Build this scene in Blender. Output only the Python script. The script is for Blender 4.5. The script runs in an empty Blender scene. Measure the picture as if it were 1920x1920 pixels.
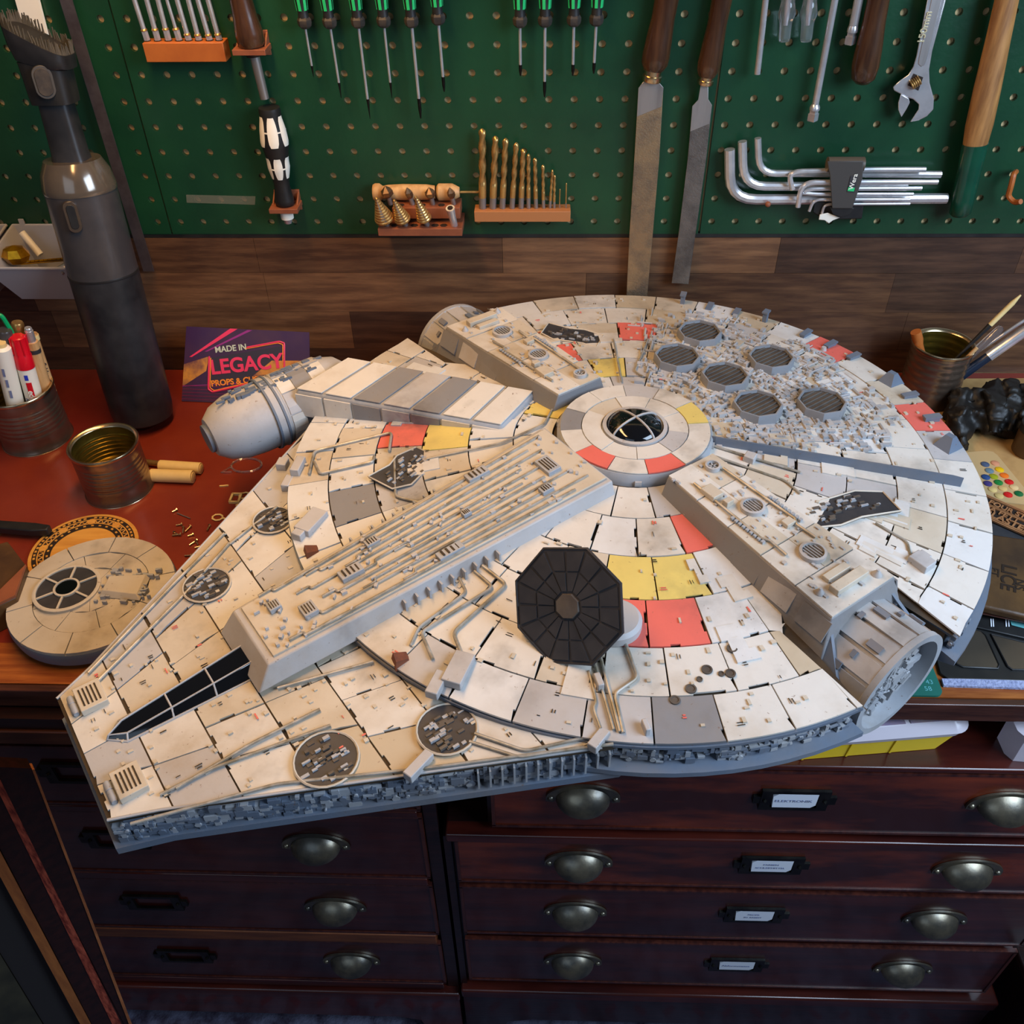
import bpy, bmesh, math, random
from mathutils import Vector, Matrix, Euler
V = Vector
random.seed(7)
rnd = random.random
def ru(a, b): return a + (b - a) * rnd()
S = bpy.context.scene
C = S.collection
# ------------------------------------------------------------------ camera
PITCH, YAW, ROLL, FPX = math.radians(41.31), math.radians(-2.41), math.radians(-1.08), 1707.3
CAM = V((0, 0, .666))
FW = V((math.sin(YAW)*math.cos(PITCH), math.cos(YAW)*math.cos(PITCH), -math.sin(PITCH)))
R0 = V((math.cos(YAW), -math.sin(YAW), 0)); U0 = R0.cross(FW)
RT = R0*math.cos(ROLL) + U0*math.sin(ROLL); UP = RT.cross(FW)
cd = bpy.data.cameras.new('camera'); cam = bpy.data.objects.new('camera', cd); C.objects.link(cam)
cam.matrix_world = Matrix(((RT.x, UP.x, -FW.x, CAM.x), (RT.y, UP.y, -FW.y, CAM.y), (RT.z, UP.z, -FW.z, CAM.z), (0, 0, 0, 1)))
cd.sensor_width = 36; cd.lens = FPX/1920*36; cd.clip_start = .02; cd.clip_end = 50
S.camera = cam
# ------------------------------------------------------------------ world, lights, exposure
w = bpy.data.worlds.new('world'); S.world = w; w.use_nodes = True
w.node_tree.nodes['Background'].inputs[0].default_value = (.72, .80, 1, 1)
w.node_tree.nodes['Background'].inputs[1].default_value = .07
def area(name, loc, tgt, sx, sy, power, col):
    l = bpy.data.lights.new(name, 'AREA'); l.shape = 'RECTANGLE'; l.size = sx; l.size_y = sy
    l.energy = power; l.color = col
    o = bpy.data.objects.new(name, l); C.objects.link(o); o.location = loc
    o.rotation_euler = (V(tgt) - V(loc)).to_track_quat('-Z', 'Y').to_euler()
    return o
area('workbench_lamp', (-.30, .84, .84), (-.25, .84, 0), 1.0, .10, 9, (1, .58, .24))
area('window_daylight', (.98, .14, .80), (.22, .60, .08), .7, .7, 22, (.60, .77, 1))
area('window_behind', (-.7, -1.1, 1.0), (-.1, .5, -.1), 1.2, .9, 4, (.56, .75, 1))
S.view_settings.view_transform = 'Standard'; S.view_settings.look = 'None'
S.view_settings.exposure = 0; S.view_settings.gamma = 1; S.view_settings.use_curve_mapping = False
# ------------------------------------------------------------------ helpers
def ray(u, v): return FW + RT*((u-960)/FPX) - UP*((v-960)/FPX)
def az(u, v, z): d = ray(u, v); return CAM + d*((z-CAM.z)/d.z)
def ay(u, v, y): d = ray(u, v); return CAM + d*(y/d.y)
def proj(P):
    q = V(P) - CAM; c = q.dot(FW); return 960 + FPX*q.dot(RT)/c, 960 - FPX*q.dot(UP)/c
def online(P0, P1, vv):           # the point of the line P0-P1 at picture height vv
    a, b = -.5, 1.6
    fa = proj(P0.lerp(P1, a))[1] - vv
    for _ in range(50):
        m = (a+b)/2; fm = proj(P0.lerp(P1, m))[1] - vv
        if (fm > 0) == (fa > 0): a = m
        else: b = m
    return P0.lerp(P1, a)
def frame(d, ref=None):
    d = V(d).normalized(); ref = V(ref) if ref else (V((0, 0, 1)) if abs(d.z) < .9 else V((1, 0, 0)))
    x = (ref - d*ref.dot(d)).normalized(); y = d.cross(x); return x, y, d
class MB:
    def __init__(s, M=None): s.v = []; s.f = []; s.M = M
    def add(s, vs, fs, M=None):
        n = len(s.v)
        M = (s.M @ M) if (s.M and M) else (s.M or M)
        s.v += [(M @ V(p)) if M else V(p) for p in vs]
        s.f += [tuple(i+n for i in f) for f in fs]; return s
    def box(s, x0, y0, z0, x1, y1, z1, M=None):
        return s.add([(x0,y0,z0),(x1,y0,z0),(x1,y1,z0),(x0,y1,z0),(x0,y0,z1),(x1,y0,z1),(x1,y1,z1),(x0,y1,z1)],
            [(0,3,2,1),(4,5,6,7),(0,1,5,4),(1,2,6,5),(2,3,7,6),(3,0,4,7)], M)
    def ob(s, c, sz, e=(0,0,0)):
        M = Matrix.Translation(V(c)) @ Euler(e).to_matrix().to_4x4()
        a, b, d = sz[0]/2, sz[1]/2, sz[2]/2
        return s.box(-a,-b,-d,a,b,d,M)
    def lathe(s, prof, p0, d, n=20, cap=True, ref=None, sq=(1,1)):
        x, y, z = frame(d, ref); p0 = V(p0); vs = []; fs = []
        for r, h in prof:
            for k in range(n):
                a = 2*math.pi*k/n
                vs.append(p0 + z*h + x*(r*sq[0]*math.cos(a)) + y*(r*sq[1]*math.sin(a)))
        for i in range(len(prof)-1):
            for k in range(n):
                k2 = (k+1) % n; fs.append((i*n+k, i*n+k2, (i+1)*n+k2, (i+1)*n+k))
        if cap: fs.append(tuple(range(n-1,-1,-1))); fs.append(tuple((len(prof)-1)*n+k for k in range(n)))
        return s.add(vs, fs)
    def cyl(s, p0, p1, r0, r1=None, n=16, cap=True):
        p0, p1 = V(p0), V(p1); return s.lathe([(r0,0),(r0 if r1 is None else r1,(p1-p0).length)], p0, p1-p0, n, cap)
    def tube(s, path, r, n=8):
        path = [V(p) for p in path]; m = len(path); vs = []; fs = []
        t0 = (path[1]-path[0]).normalized(); x, y, _ = frame(t0)
        for i, p in enumerate(path):
            t = ((path[min(i+1,m-1)]-p).normalized() + (p-path[max(i-1,0)]).normalized())
            if t.length < 1e-6: t = t0
            t.normalize(); x = (x - t*x.dot(t)).normalized(); y = t.cross(x)
            rr = r[i] if isinstance(r, (list, tuple)) else r
            for k in range(n):
                a = 2*math.pi*k/n; vs.append(p + x*(rr*math.cos(a)) + y*(rr*math.sin(a)))
        for i in range(m-1):
            for k in range(n):
                k2 = (k+1) % n; fs.append((i*n+k, i*n+k2, (i+1)*n+k2, (i+1)*n+k))
        fs.append(tuple(range(n-1,-1,-1))); fs.append(tuple((m-1)*n+k for k in range(n)))
        return s.add(vs, fs)
    def prism(s, lo, hi):          # two rings of points, same count
        n = len(lo)
        return s.add(list(lo)+list(hi), [tuple(range(n-1,-1,-1)), tuple(range(n,2*n))] + [(i,(i+1)%n,n+(i+1)%n,n+i) for i in range(n)])
    def slab(s, poly, z0, z1, M=None):
        n = len(poly)
        return s.add([(p[0],p[1],z0) for p in poly]+[(p[0],p[1],z1) for p in poly],
            [tuple(range(n-1,-1,-1)), tuple(range(n,2*n))] + [(i,(i+1)%n,n+(i+1)%n,n+i) for i in range(n)], M)
    def ell(s, c, r, n=16, m=8, a0=-90, a1=90, M=None):
        vs = []; fs = []
        for i in range(m+1):
            t = math.radians(a0+(a1-a0)*i/m)
            for k in range(n):
                a = 2*math.pi*k/n
                vs.append((c[0]+r[0]*math.cos(t)*math.cos(a), c[1]+r[1]*math.cos(t)*math.sin(a), c[2]+r[2]*math.sin(t)))
        for i in range(m):
            for k in range(n): fs.append((i*n+k, i*n+(k+1)%n, (i+1)*n+(k+1)%n, (i+1)*n+k))
        return s.add(vs, fs, M)
def smoothp(path, k=4, rad=.35):   # round the corners of a pipe path
    path = [V(p) for p in path]; out = [path[0]]
    for i in range(1, len(path)-1):
        a, b, c = path[i-1], path[i], path[i+1]
        p, q = b.lerp(a, rad), b.lerp(c, rad)
        for j in range(k+1):
            t = j/k; out.append(p.lerp(b, t).lerp(b.lerp(q, t), t))
    out.append(path[-1]); return out
def cpath(path, rr, k=5):          # corners rounded by a radius in metres
    path = [V(p) for p in path]; out = [path[0]]
    for i in range(1, len(path)-1):
        a, b, c = path[i-1], path[i], path[i+1]
        p = b + (a-b).normalized()*min(rr, (a-b).length*.48); q = b + (c-b).normalized()*min(rr, (c-b).length*.48)
        for j in range(k+1):
            t = j/k; out.append(p.lerp(b, t).lerp(b.lerp(q, t), t))
    out.append(path[-1]); return out
WM = {}
def build(name, mb, m, Mw, kind=None, sharp=38, bevel=0, smooth=True):
    me = bpy.data.meshes.new(name); Mi = Mw.inverted() if Mw else None
    me.from_pydata([tuple(Mi @ p) if Mi else tuple(p) for p in mb.v], [], mb.f); me.update()
    me.materials.append(m)
    if smooth:
        me.shade_smooth(); me.set_sharp_from_angle(angle=math.radians(sharp))
    o = bpy.data.objects.new(name, me); C.objects.link(o)
    if kind: o['kind'] = kind
    if bevel:
        b = o.modifiers.new('bevel', 'BEVEL'); b.width = bevel; b.segments = 2; b.limit_method = 'ANGLE'; b.angle_limit = math.radians(40)
    return o
def thing(name, label, cat, loc, group=None, rz=0):
    o = bpy.data.objects.new(name, None); C.objects.link(o); o.location = loc; o.rotation_euler = (0,0,rz)
    o.empty_display_size = .02
    o['label'] = label; o['category'] = cat
    if group: o['group'] = group
    WM[o.name] = Matrix.Translation(V(loc)) @ Matrix.Rotation(rz, 4, 'Z'); return o
def part(name, mb, m, parent, label=None, kind=None, local=False, **k):
    M = WM[parent.name]
    o = build(name, mb, m, None if local else M, kind, **k)
    o.parent = parent; WM[o.name] = M
    if label: o['label'] = label
    return o
def solo(name, mb, m, label, cat, group=None, kind=None, **k):
    xs = [p.x for p in mb.v]; ys = [p.y for p in mb.v]; zs = [p.z for p in mb.v]
    M = Matrix.Translation(((min(xs)+max(xs))/2, (min(ys)+max(ys))/2, min(zs)))
    o = build(name, mb, m, M, **k); o.matrix_world = M; o['label'] = label; o['category'] = cat
    if group: o['group'] = group
    if kind: o['kind'] = kind
    WM[o.name] = M; return o
def struct(name, mb, m, **k):
    xs = [p.x for p in mb.v]; ys = [p.y for p in mb.v]; zs = [p.z for p in mb.v]
    M = Matrix.Translation(((min(xs)+max(xs))/2, (min(ys)+max(ys))/2, min(zs)))
    o = build(name, mb, m, M, 'structure', **k); o.matrix_world = M; WM[o.name] = M; return o
def text(name, s, size, org, ex, ey, m, parent, thick=.0002, center=True, bold=0, kx=1):
    cu = bpy.data.curves.new('t', 'FONT'); cu.body = s; cu.size = size; cu.extrude = thick; cu.offset = bold
    if center: cu.align_x = 'CENTER'; cu.align_y = 'CENTER'
    to = bpy.data.objects.new('t', cu); C.objects.link(to)
    me = bpy.data.meshes.new_from_object(to.evaluated_get(bpy.context.evaluated_depsgraph_get()))
    bpy.data.objects.remove(to); bpy.data.curves.remove(cu)
    ex = V(ex).normalized()*kx; ey = V(ey).normalized(); ez = ex.normalized().cross(ey).normalized(); org = V(org)
    mb = MB(); mb.v = [org + ex*p.co.x + ey*p.co.y + ez*p.co.z for p in me.vertices]; mb.f = [tuple(p.vertices) for p in me.polygons]
    bpy.data.meshes.remove(me)
    return part(name, mb, m, parent, smooth=False)
# ------------------------------------------------------------------ materials
def lin(c): return tuple((x/12.92 if x <= .04045 else ((x+.055)/1.055)**2.4) for x in c)
def rgb(r, g, b): return lin((r/255, g/255, b/255)) + (1,)
def mat(name, col, rough=.5, metal=0, col2=None, scale=30, stretch=(1,1,1), bump=0, bscale=None, lo=.4, hi=.65, coat=0, trans=0, ior=1.45, alpha=1, det=5, aniso=0, rough2=None, wave=None, spec=None):
    m = bpy.data.materials.new(name); m.use_nodes = True; N = m.node_tree.nodes; L = m.node_tree.links
    b = N['Principled BSDF']; I = b.inputs
    I['Base Color'].default_value = col; I['Roughness'].default_value = rough; I['Metallic'].default_value = metal
    I['Coat Weight'].default_value = coat; I['Coat Roughness'].default_value = .08
    I['Transmission Weight'].default_value = trans; I['IOR'].default_value = ior; I['Alpha'].default_value = alpha
    if spec is not None: I['Specular IOR Level'].default_value = spec
    if col2 or bump:
        tc = N.new('ShaderNodeTexCoord'); mp = N.new('ShaderNodeMapping'); mp.inputs['Scale'].default_value = stretch
        L.new(tc.outputs['Object'], mp.inputs[0])
    if col2:
        nz = N.new('ShaderNodeTexNoise'); nz.inputs['Scale'].default_value = scale; nz.inputs['Detail'].default_value = det; nz.inputs['Roughness'].default_value = .6
        L.new(mp.outputs[0], nz.inputs['Vector'])
        cr = N.new('ShaderNodeValToRGB'); cr.color_ramp.elements[0].position = lo; cr.color_ramp.elements[1].position = hi
        cr.color_ramp.elements[0].color = col; cr.color_ramp.elements[1].color = col2
        L.new(nz.outputs[0], cr.inputs[0]); L.new(cr.outputs[0], I['Base Color'])
        if rough2 is not None:
            mr = N.new('ShaderNodeMapRange'); mr.inputs['From Min'].default_value = lo; mr.inputs['From Max'].default_value = hi
            mr.inputs['To Min'].default_value = rough; mr.inputs['To Max'].default_value = rough2
            L.new(nz.outputs[0], mr.inputs[0]); L.new(mr.outputs[0], I['Roughness'])
    if bump:
        n2 = N.new('ShaderNodeTexNoise'); n2.inputs['Scale'].default_value = bscale or scale; n2.inputs['Detail'].default_value = 3
        L.new(mp.outputs[0], n2.inputs['Vector'])
        bp = N.new('ShaderNodeBump'); bp.inputs['Strength'].default_value = bump; bp.inputs['Distance'].default_value = .002
        L.new(n2.outputs[0], bp.inputs['Height']); L.new(bp.outputs[0], I['Normal'])
    return m
def wood(name, a, b, ax='x', rough=.4, coat=0, scale=14, contrast=(.38,.66), fl=9):
    st = {'x': (1, fl, fl), 'y': (fl, 1, fl), 'z': (fl, fl, 1)}[ax]
    return mat(name, a, rough, 0, b, scale=scale, stretch=st, bump=.08, bscale=scale*3, lo=contrast[0], hi=contrast[1], coat=coat, det=8)
SOOT = [(-.010,.215,.040,.75),(.030,.245,.034,.8),(.0,.30,.03,.5),(.145,-.165,.036,.7),(-.075,-.135,.036,.7),(.20,-.06,.036,.6),(-.195,.04,.03,.6),(.085,.175,.04,.45),(.33,.09,.03,.5),(.40,-.075,.03,.5),(-.16,.20,.035,.4),(.25,.17,.03,.5)]
def hullmat(name, col, stain=(.30,.20,.09,1), amount=.5, rough=.55):
    m = bpy.data.materials.new(name); m.use_nodes = True; N = m.node_tree.nodes; L = m.node_tree.links
    b = N['Principled BSDF']; b.inputs['Roughness'].default_value = rough
    tc = N.new('ShaderNodeTexCoord')
    def noise(sc, lo, hi, det=5, ro=.6):
        n = N.new('ShaderNodeTexNoise'); n.inputs['Scale'].default_value = sc; n.inputs['Detail'].default_value = det; n.inputs['Roughness'].default_value = ro
        L.new(tc.outputs['Object'], n.inputs['Vector'])
        r = N.new('ShaderNodeMapRange'); r.inputs['From Min'].default_value = lo; r.inputs['From Max'].default_value = hi
        L.new(n.outputs[0], r.inputs[0]); return r.outputs[0]
    def mix(fac, c1, c2, k=1.0):
        x = N.new('ShaderNodeMix'); x.data_type = 'RGBA'
        if k != 1.0:
            mm = N.new('ShaderNodeMath'); mm.operation = 'MULTIPLY'; mm.inputs[1].default_value = k; L.new(fac, mm.inputs[0]); fac = mm.outputs[0]
        L.new(fac, x.inputs['Factor'])
        for sock, c in ((x.inputs['A'], c1), (x.inputs['B'], c2)):
            if isinstance(c, tuple): sock.default_value = c
            else: L.new(c, sock)
        return x.outputs['Result']
    c = mix(noise(11, .44, .74), col, stain, amount)
    c = mix(noise(20, .56, .74, 4), c, (.09,.075,.06,1), .75*amount)
    c = mix(noise(260, .70, .74, 2), c, (.16,.09,.05,1), .7)
    c = mix(noise(60, .35, .7), c, tuple(min(1, x*1.12) for x in col[:3])+(1,), .35)
    L.new(c, b.inputs['Base Color'])
    for cx, cy, rad, k_ in SOOT:        # airbrushed soot marks that belong to the model's paint
        sx = N.new('ShaderNodeVectorMath'); sx.operation = 'DISTANCE'; sx.inputs[1].default_value = (cx, cy, .14)
        mp_ = N.new('ShaderNodeMapRange'); mp_.inputs['From Min'].default_value = rad; mp_.inputs['From Max'].default_value = rad*.15
        L.new(tc.outputs['Object'], sx.inputs[0]); L.new(sx.outputs['Value'], mp_.inputs[0])
        mu = N.new('ShaderNodeMath'); mu.operation = 'MULTIPLY'; L.new(mp_.outputs[0], mu.inputs[0])
        L.new(noise(34, .35, .62, 4), mu.inputs[1]); c = mix(mu.outputs[0], c, (.05,.045,.045,1), k_)
    L.new(c, b.inputs['Base Color'])
    n2 = N.new('ShaderNodeTexNoise'); n2.inputs['Scale'].default_value = 300; L.new(tc.outputs['Object'], n2.inputs['Vector'])
    bp = N.new('ShaderNodeBump'); bp.inputs['Strength'].default_value = .1; bp.inputs['Distance'].default_value = .001
    L.new(n2.outputs[0], bp.inputs['Height']); L.new(bp.outputs[0], b.inputs['Normal'])
    return m
K = {}
K['green'] = mat('green_enamel', rgb(19,57,37), .30, 0, rgb(27,70,44), scale=6, bump=.12, bscale=160)
K['backwall'] = mat('fibreboard_behind', rgb(236,204,150), .8, 0, rgb(206,168,116), scale=8)
K['walnut'] = wood('walnut_panel', rgb(70,46,32), rgb(104,72,48), 'x', .45, .1)
K['walnut2'] = wood('walnut_panel_light', rgb(92,62,42), rgb(128,90,60), 'x', .45, .1)
K['walnut3'] = wood('walnut_panel_dark', rgb(56,38,28), rgb(84,58,42), 'x', .45, .1)
K['cherry'] = mat('red_leather_desk', rgb(112,34,24), .38, 0, rgb(134,52,30), scale=5, bump=.05, bscale=260, coat=.15)
K['deskedge'] = wood('dark_desk_edge', rgb(52,26,20), rgb(84,46,34), 'x', .35, .2)
K['deskfront'] = wood('warm_lit_front_wood', rgb(132,66,26), rgb(172,100,44), 'x', .35, .2)  # warm light fall-off near the desk's front edge, put into the wood colour
K['mahog'] = wood('mahogany', rgb(44,13,11), rgb(74,26,17), 'x', .28, .35, scale=6, fl=6)
K['mahogl'] = wood('mahogany_flame', rgb(50,17,12), rgb(138,54,22), 'x', .26, .35, scale=4, contrast=(.42,.70), fl=4)
K['mahogd'] = wood('mahogany_dark', rgb(26,12,11), rgb(40,17,14), 'x', .35, .2)
K['mahoge'] = wood('mahogany_edge', rgb(52,20,16), rgb(84,38,26), 'z', .35, .2)
K['pewter'] = mat('aged_pewter', rgb(96,93,86), .34, .85, rgb(136,126,106), scale=40, bump=.1, bscale=120)
K['blackmetal'] = mat('blackened_brass', rgb(28,28,28), .32, .8, rgb(50,48,44), scale=60)
K['screw'] = mat('bright_screw', rgb(190,182,160), .3, 1)
K['paper'] = mat('white_card', rgb(232,236,245), .6)
K['ink'] = mat('grey_ink', rgb(120,128,160), .7)
K['chrome'] = mat('polished_steel', rgb(226,224,224), .24, .72, rgb(204,202,204), scale=50)
K['steel'] = mat('brushed_steel', rgb(176,170,166), .36, .75, rgb(146,140,136), scale=40, stretch=(1,1,.1), bump=.05)
K['filest'] = mat('file_steel_worn', rgb(176,150,116), .42, .85, rgb(120,104,88), scale=30, bump=.25, bscale=700, rough2=.6)
K['filest2'] = mat('file_steel_grey', rgb(140,132,124), .42, .85, rgb(104,98,94), scale=30, bump=.25, bscale=700)
K['ruler'] = mat('dull_ruler_steel', rgb(120,112,114), .45, .8, rgb(96,86,88), scale=30)
K['brass'] = mat('gold_hss', rgb(214,172,104), .3, .8, rgb(170,128,78), scale=60)
K['goldtape'] = mat('gold_foil', rgb(206,150,24), .3, .8, rgb(150,100,14), scale=60)
K['orange'] = mat('orange_brown_plastic', rgb(176,98,40), .5, 0, rgb(164,88,36), scale=30)
K['brownp'] = mat('brown_plastic', rgb(140,80,52), .55, 0, rgb(126,70,46), scale=40)
K['dgreen'] = mat('green_dip_plastic', rgb(16,70,50), .25, 0, rgb(10,50,38), scale=20, bump=.3, bscale=60, coat=.3)
K['lime'] = mat('bright_green_grip', rgb(40,190,110), .45)
K['black'] = mat('black_plastic', rgb(26,26,27), .42, 0, rgb(38,37,36), scale=40)
K['soft'] = mat('soft_black_grip', rgb(34,31,30), .6, 0, rgb(66,58,50), scale=60)
K['white'] = mat('white_grip_plastic', rgb(236,230,214), .4)
K['dkwood'] = wood('dark_varnished_wood', rgb(54,34,22), rgb(80,52,32), 'z', .25, .4)
K['ashwood'] = wood('worn_ash_handle', rgb(128,84,44), rgb(176,124,68), 'z', .5, 0)
K['glassy'] = mat('clear_acetate', rgb(246,246,250), .05, 0, trans=.95)
K['vac'] = mat('vacuum_black', rgb(24,25,28), .38, 0, rgb(46,46,48), scale=18)
K['vacg'] = mat('vacuum_smoke_grey', rgb(66,64,66), .3, .3, rgb(80,76,76), scale=20, coat=.3)
K['vacd'] = mat('vacuum_dome_smoked', rgb(96,88,80), .16, .5, rgb(120,108,94), scale=12, coat=.5)
K['bristle'] = mat('brush_bristle', rgb(66,60,48), .7)
K['bin'] = mat('grey_bin_plastic', rgb(170,168,170), .5)
K['tin'] = mat('tinplate', rgb(150,128,110), .26, .85, rgb(122,104,90), scale=16)
K['tinrim'] = mat('tinplate_rim', rgb(214,190,150), .25, 1)
K['tinin'] = mat('gold_lacquer_inside', rgb(150,132,56), .28, .9, rgb(110,96,40), scale=20)
K['red'] = mat('red_cap', rgb(206,14,34), .35, coat=.2)
K['cream'] = mat('cream_plastic', rgb(232,206,144), .5, 0, rgb(220,190,126), scale=20)
K['pine'] = wood('pale_wood', rgb(206,164,112), rgb(180,134,84), 'z', .5)
K['ply'] = wood('laser_cut_ply', rgb(214,156,70), rgb(194,132,54), 'x', .5)
K['burnt'] = mat('engraved_burnt_wood', rgb(34,20,12), .8)
K['plaque'] = wood('walnut_plaque_face', rgb(178,122,78), rgb(150,96,58), 'x', .5)
K['mat'] = mat('green_cutting_mat', rgb(22,104,88), .6, 0, rgb(18,92,80), scale=10)
K['matl'] = mat('mat_print', rgb(96,168,170), .6)
K['blue'] = mat('bright_blue_print', rgb(20,150,215), .5)
K['leather'] = mat('brown_leather', rgb(62,42,28), .42, 0, rgb(104,72,38), scale=9, bump=.25, bscale=90, lo=.4, hi=.7)
K['leatherd'] = mat('leather_emboss', rgb(40,26,18), .55)
K['thread'] = mat('stitch_thread', rgb(150,120,104), .7)
K['glove'] = mat('black_nitrile', rgb(17,15,13), .5, 0, rgb(30,25,20), scale=14, bump=.5, bscale=70)
K['cork'] = mat('tan_cork', rgb(178,140,86), .8, 0, rgb(156,118,70), scale=30, bump=.2)
K['traywell'] = mat('gloss_tray_well', rgb(58,50,44), .18, 0, rgb(74,64,54), scale=8, coat=.3)
K['felt'] = mat('pale_blue_felt', rgb(165,170,200), .95, 0, rgb(130,136,170), scale=300, bump=.6, bscale=400)
K['yellow'] = mat('yellow_plastic', rgb(240,200,8), .4)
K['frost'] = mat('frosted_clear_plastic', rgb(225,215,222), .3, 0, trans=.35)
K['purp'] = mat('grey_violet_parts', rgb(120,108,140), .5, 0, rgb(150,130,130), scale=30)
K['card'] = mat('card_dark_violet', rgb(60,36,74), .4, 0, rgb(84,56,70), scale=12, lo=.35, hi=.75)
K['neon'] = mat('print_hot_pink', rgb(236,60,100), .4)
K['neono'] = mat('print_orange', rgb(250,150,50), .4)
K['cardw'] = mat('print_pale', rgb(206,214,190), .4)
K['cardk'] = mat('print_dark_grey', rgb(58,50,62), .4)
K['glow'] = mat('print_amber_glow', rgb(206,140,62), .4, 0, rgb(120,76,70), scale=26, lo=.45, hi=.6)
K['carpet'] = mat('carpet_weave', rgb(92,92,112), .95, 0, rgb(44,34,50), scale=40, bump=.8, bscale=300)
K['doorl'] = wood('scuffed_red_edge', rgb(84,26,18), rgb(150,70,50), 'z', .5, 0, scale=40)
K['doortan'] = wood('tan_bare_edge', rgb(134,80,40), rgb(110,62,32), 'z', .5)
K['doorleather'] = mat('dark_green_leather', rgb(34,34,28), .5, 0, rgb(52,50,38), scale=20)
# spaceship paints
K['hull'] = hullmat('weathered_offwhite', (.60,.57,.52,1), amount=.62)
K['hull2'] = hullmat('weathered_cream', (.52,.46,.37,1), amount=.62)
K['hull3'] = hullmat('weathered_cool_white', (.60,.60,.59,1), amount=.45)
K['hull4'] = hullmat('weathered_tan', (.46,.38,.27,1), amount=.6)
K['hullg'] = hullmat('weathered_light_grey', (.42,.41,.41,1), amount=.5)
K['hulld'] = hullmat('weathered_mid_grey', (.20,.20,.21,1), amount=.3)
K['hullr'] = hullmat('faded_red_panel', (.66,.13,.10,1), stain=(.40,.12,.06,1), amount=.25)
K['hully'] = hullmat('faded_yellow_panel', (.64,.50,.14,1), amount=.25)
K['joint'] = mat('sooty_joint', rgb(70,56,38), .8, 0, rgb(44,36,28), scale=30)
K['gree'] = hullmat('greeble_grey', (.33,.345,.37,1), amount=.5)
K['greeb'] = hullmat('greeble_blue_grey', (.12,.15,.20,1), amount=.4)
K['pipe'] = mat('painted_pipe', rgb(172,168,160), .38, .25, rgb(130,120,100), scale=60)
K['ventw'] = hullmat('vent_grey_paint', (.22,.23,.25,1), amount=.25)
K['ventg'] = mat('vent_grille', rgb(92,84,76), .6, 0, rgb(74,66,60), scale=40)
K['char'] = mat('charcoal_panel', rgb(46,46,50), .55, 0, rgb(58,56,58), scale=40)
K['glassd'] = mat('dark_canopy_glass', rgb(12,13,16), .08, 0, coat=.5)
K['rust'] = mat('rust_brown', rgb(118,64,38), .7, 0, rgb(84,48,34), scale=60)
# ================================================================== the setting
WY = 1.045
fl = struct('floor', MB().box(-1.6,-1.3,-.80,1.6,1.12,-.76), K['mahogd'], smooth=False)
rug = solo('patterned_rug', MB().box(-1.1,-.6,-.7598,1.0,.60,-.7505), K['carpet'], 'grey and red patterned rug on the floor in front of the drawers', 'rug')
mb = MB()
for i in range(46):
    x = -.9+i*.042; mb.ob((x,.452,-.7502), (.018,.008,.001), (0,0,.6 if i%2 else -.6))
part('rug_motif', mb, mat('rug_red', rgb(104,28,42), .95), rug, kind='stuff')
part('rug_border', MB().box(-1.1,.425,-.7504,1.0,.436,-.7498), mat('rug_dark_border', rgb(40,18,34), .95), rug)
wb = struct('wall_back', MB().box(-1.2,WY+.0056,-.76,1.2,WY+.05,.75), K['backwall'], smooth=False)
# pegboard: three sheets with real holes
SP = .0277; Z0 = .430
def pegsheet(x0, x1, cx, ncol, label):
    mb = MB(); zb, zt = .194, .66; yf, yb = WY, WY+.005; nh = 12; rr = .0040
    rows = [Z0+SP*6-SP*j for j in range(15)]
    cells = []
    xs = [x0] + [cx+SP*(i+.5) for i in range(ncol-1)] + [x1]
    zs = [zt] + [rows[j]-SP/2 for j in range(14)] + [zb]
    for i in range(ncol):
        for j in range(15):
            a, b, c, d = xs[i], xs[i+1], zs[j+1], zs[j]; hx, hz = cx+SP*i, rows[j]
            per = []
            for k in range(nh):
                t = 2*math.pi*(k+.5)/nh; dx, dz = math.cos(t), math.sin(t)
                s_ = min(((b-hx) if dx > 0 else (a-hx))/dx if abs(dx) > 1e-6 else 9, ((d-hz) if dz > 0 else (c-hz))/dz if abs(dz) > 1e-6 else 9)
                per.append((hx+dx*s_, yf, hz+dz*s_))
            # square corners
            vs = per + [(hx+rr*math.cos(2*math.pi*(k+.5)/nh), yf, hz+rr*math.sin(2*math.pi*(k+.5)/nh)) for k in range(nh)]
            vs += [(p[0], yb, p[2]) for p in vs[nh:]]
            fs = []
            for k in range(nh):
                k2 = (k+1) % nh; fs += [(k, k2, nh+k2, nh+k), (nh+k, nh+k2, 2*nh+k2, 2*nh+k)]
            n0 = len(vs); vs += [(b,yf,d),(a,yf,d),(a,yf,c),(b,yf,c)]
            for q, (sx, sz) in enumerate(((1,1),(-1,1),(-1,-1),(1,-1))):
                ks = [k for k in range(nh) if (math.cos(2*math.pi*(k+.5)/nh) > 0) == (sx > 0) and (math.sin(2*math.pi*(k+.5)/nh) > 0) == (sz > 0)]
                for k in ks[:-1]: fs.append((k, (k+1) % nh, n0+q))
            # fill between quadrant ends and corners
            fs += [(nh//4-1, nh//4, n0+1), (nh//4-1, n0+1, n0+0), (nh//2-1, nh//2, n0+2), (nh//2-1, n0+2, n0+1),
                   (3*nh//4-1, 3*nh//4, n0+3), (3*nh//4-1, n0+3, n0+2), (nh-1, 0, n0+0), (nh-1, n0+0, n0+3)]
            mb.add(vs, fs)
    # folded edges
    mb.box(x0,yf+.0002,zb-.001,x1,yf+.005,zb+.0004); mb.box(x0-.0001,yf+.0002,zb,x0+.0012,yf+.005,zt); mb.box(x1-.0012,yf+.0002,zb,x1+.0001,yf+.005,zt)
    return solo('pegboard_panel', mb, K['green'], label, 'pegboard', smooth=False)
pegsheet(-.86, -.4534, -.4663-SP*13, 14, 'green perforated steel tool panel behind the vacuum, left of the left seam')
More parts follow.
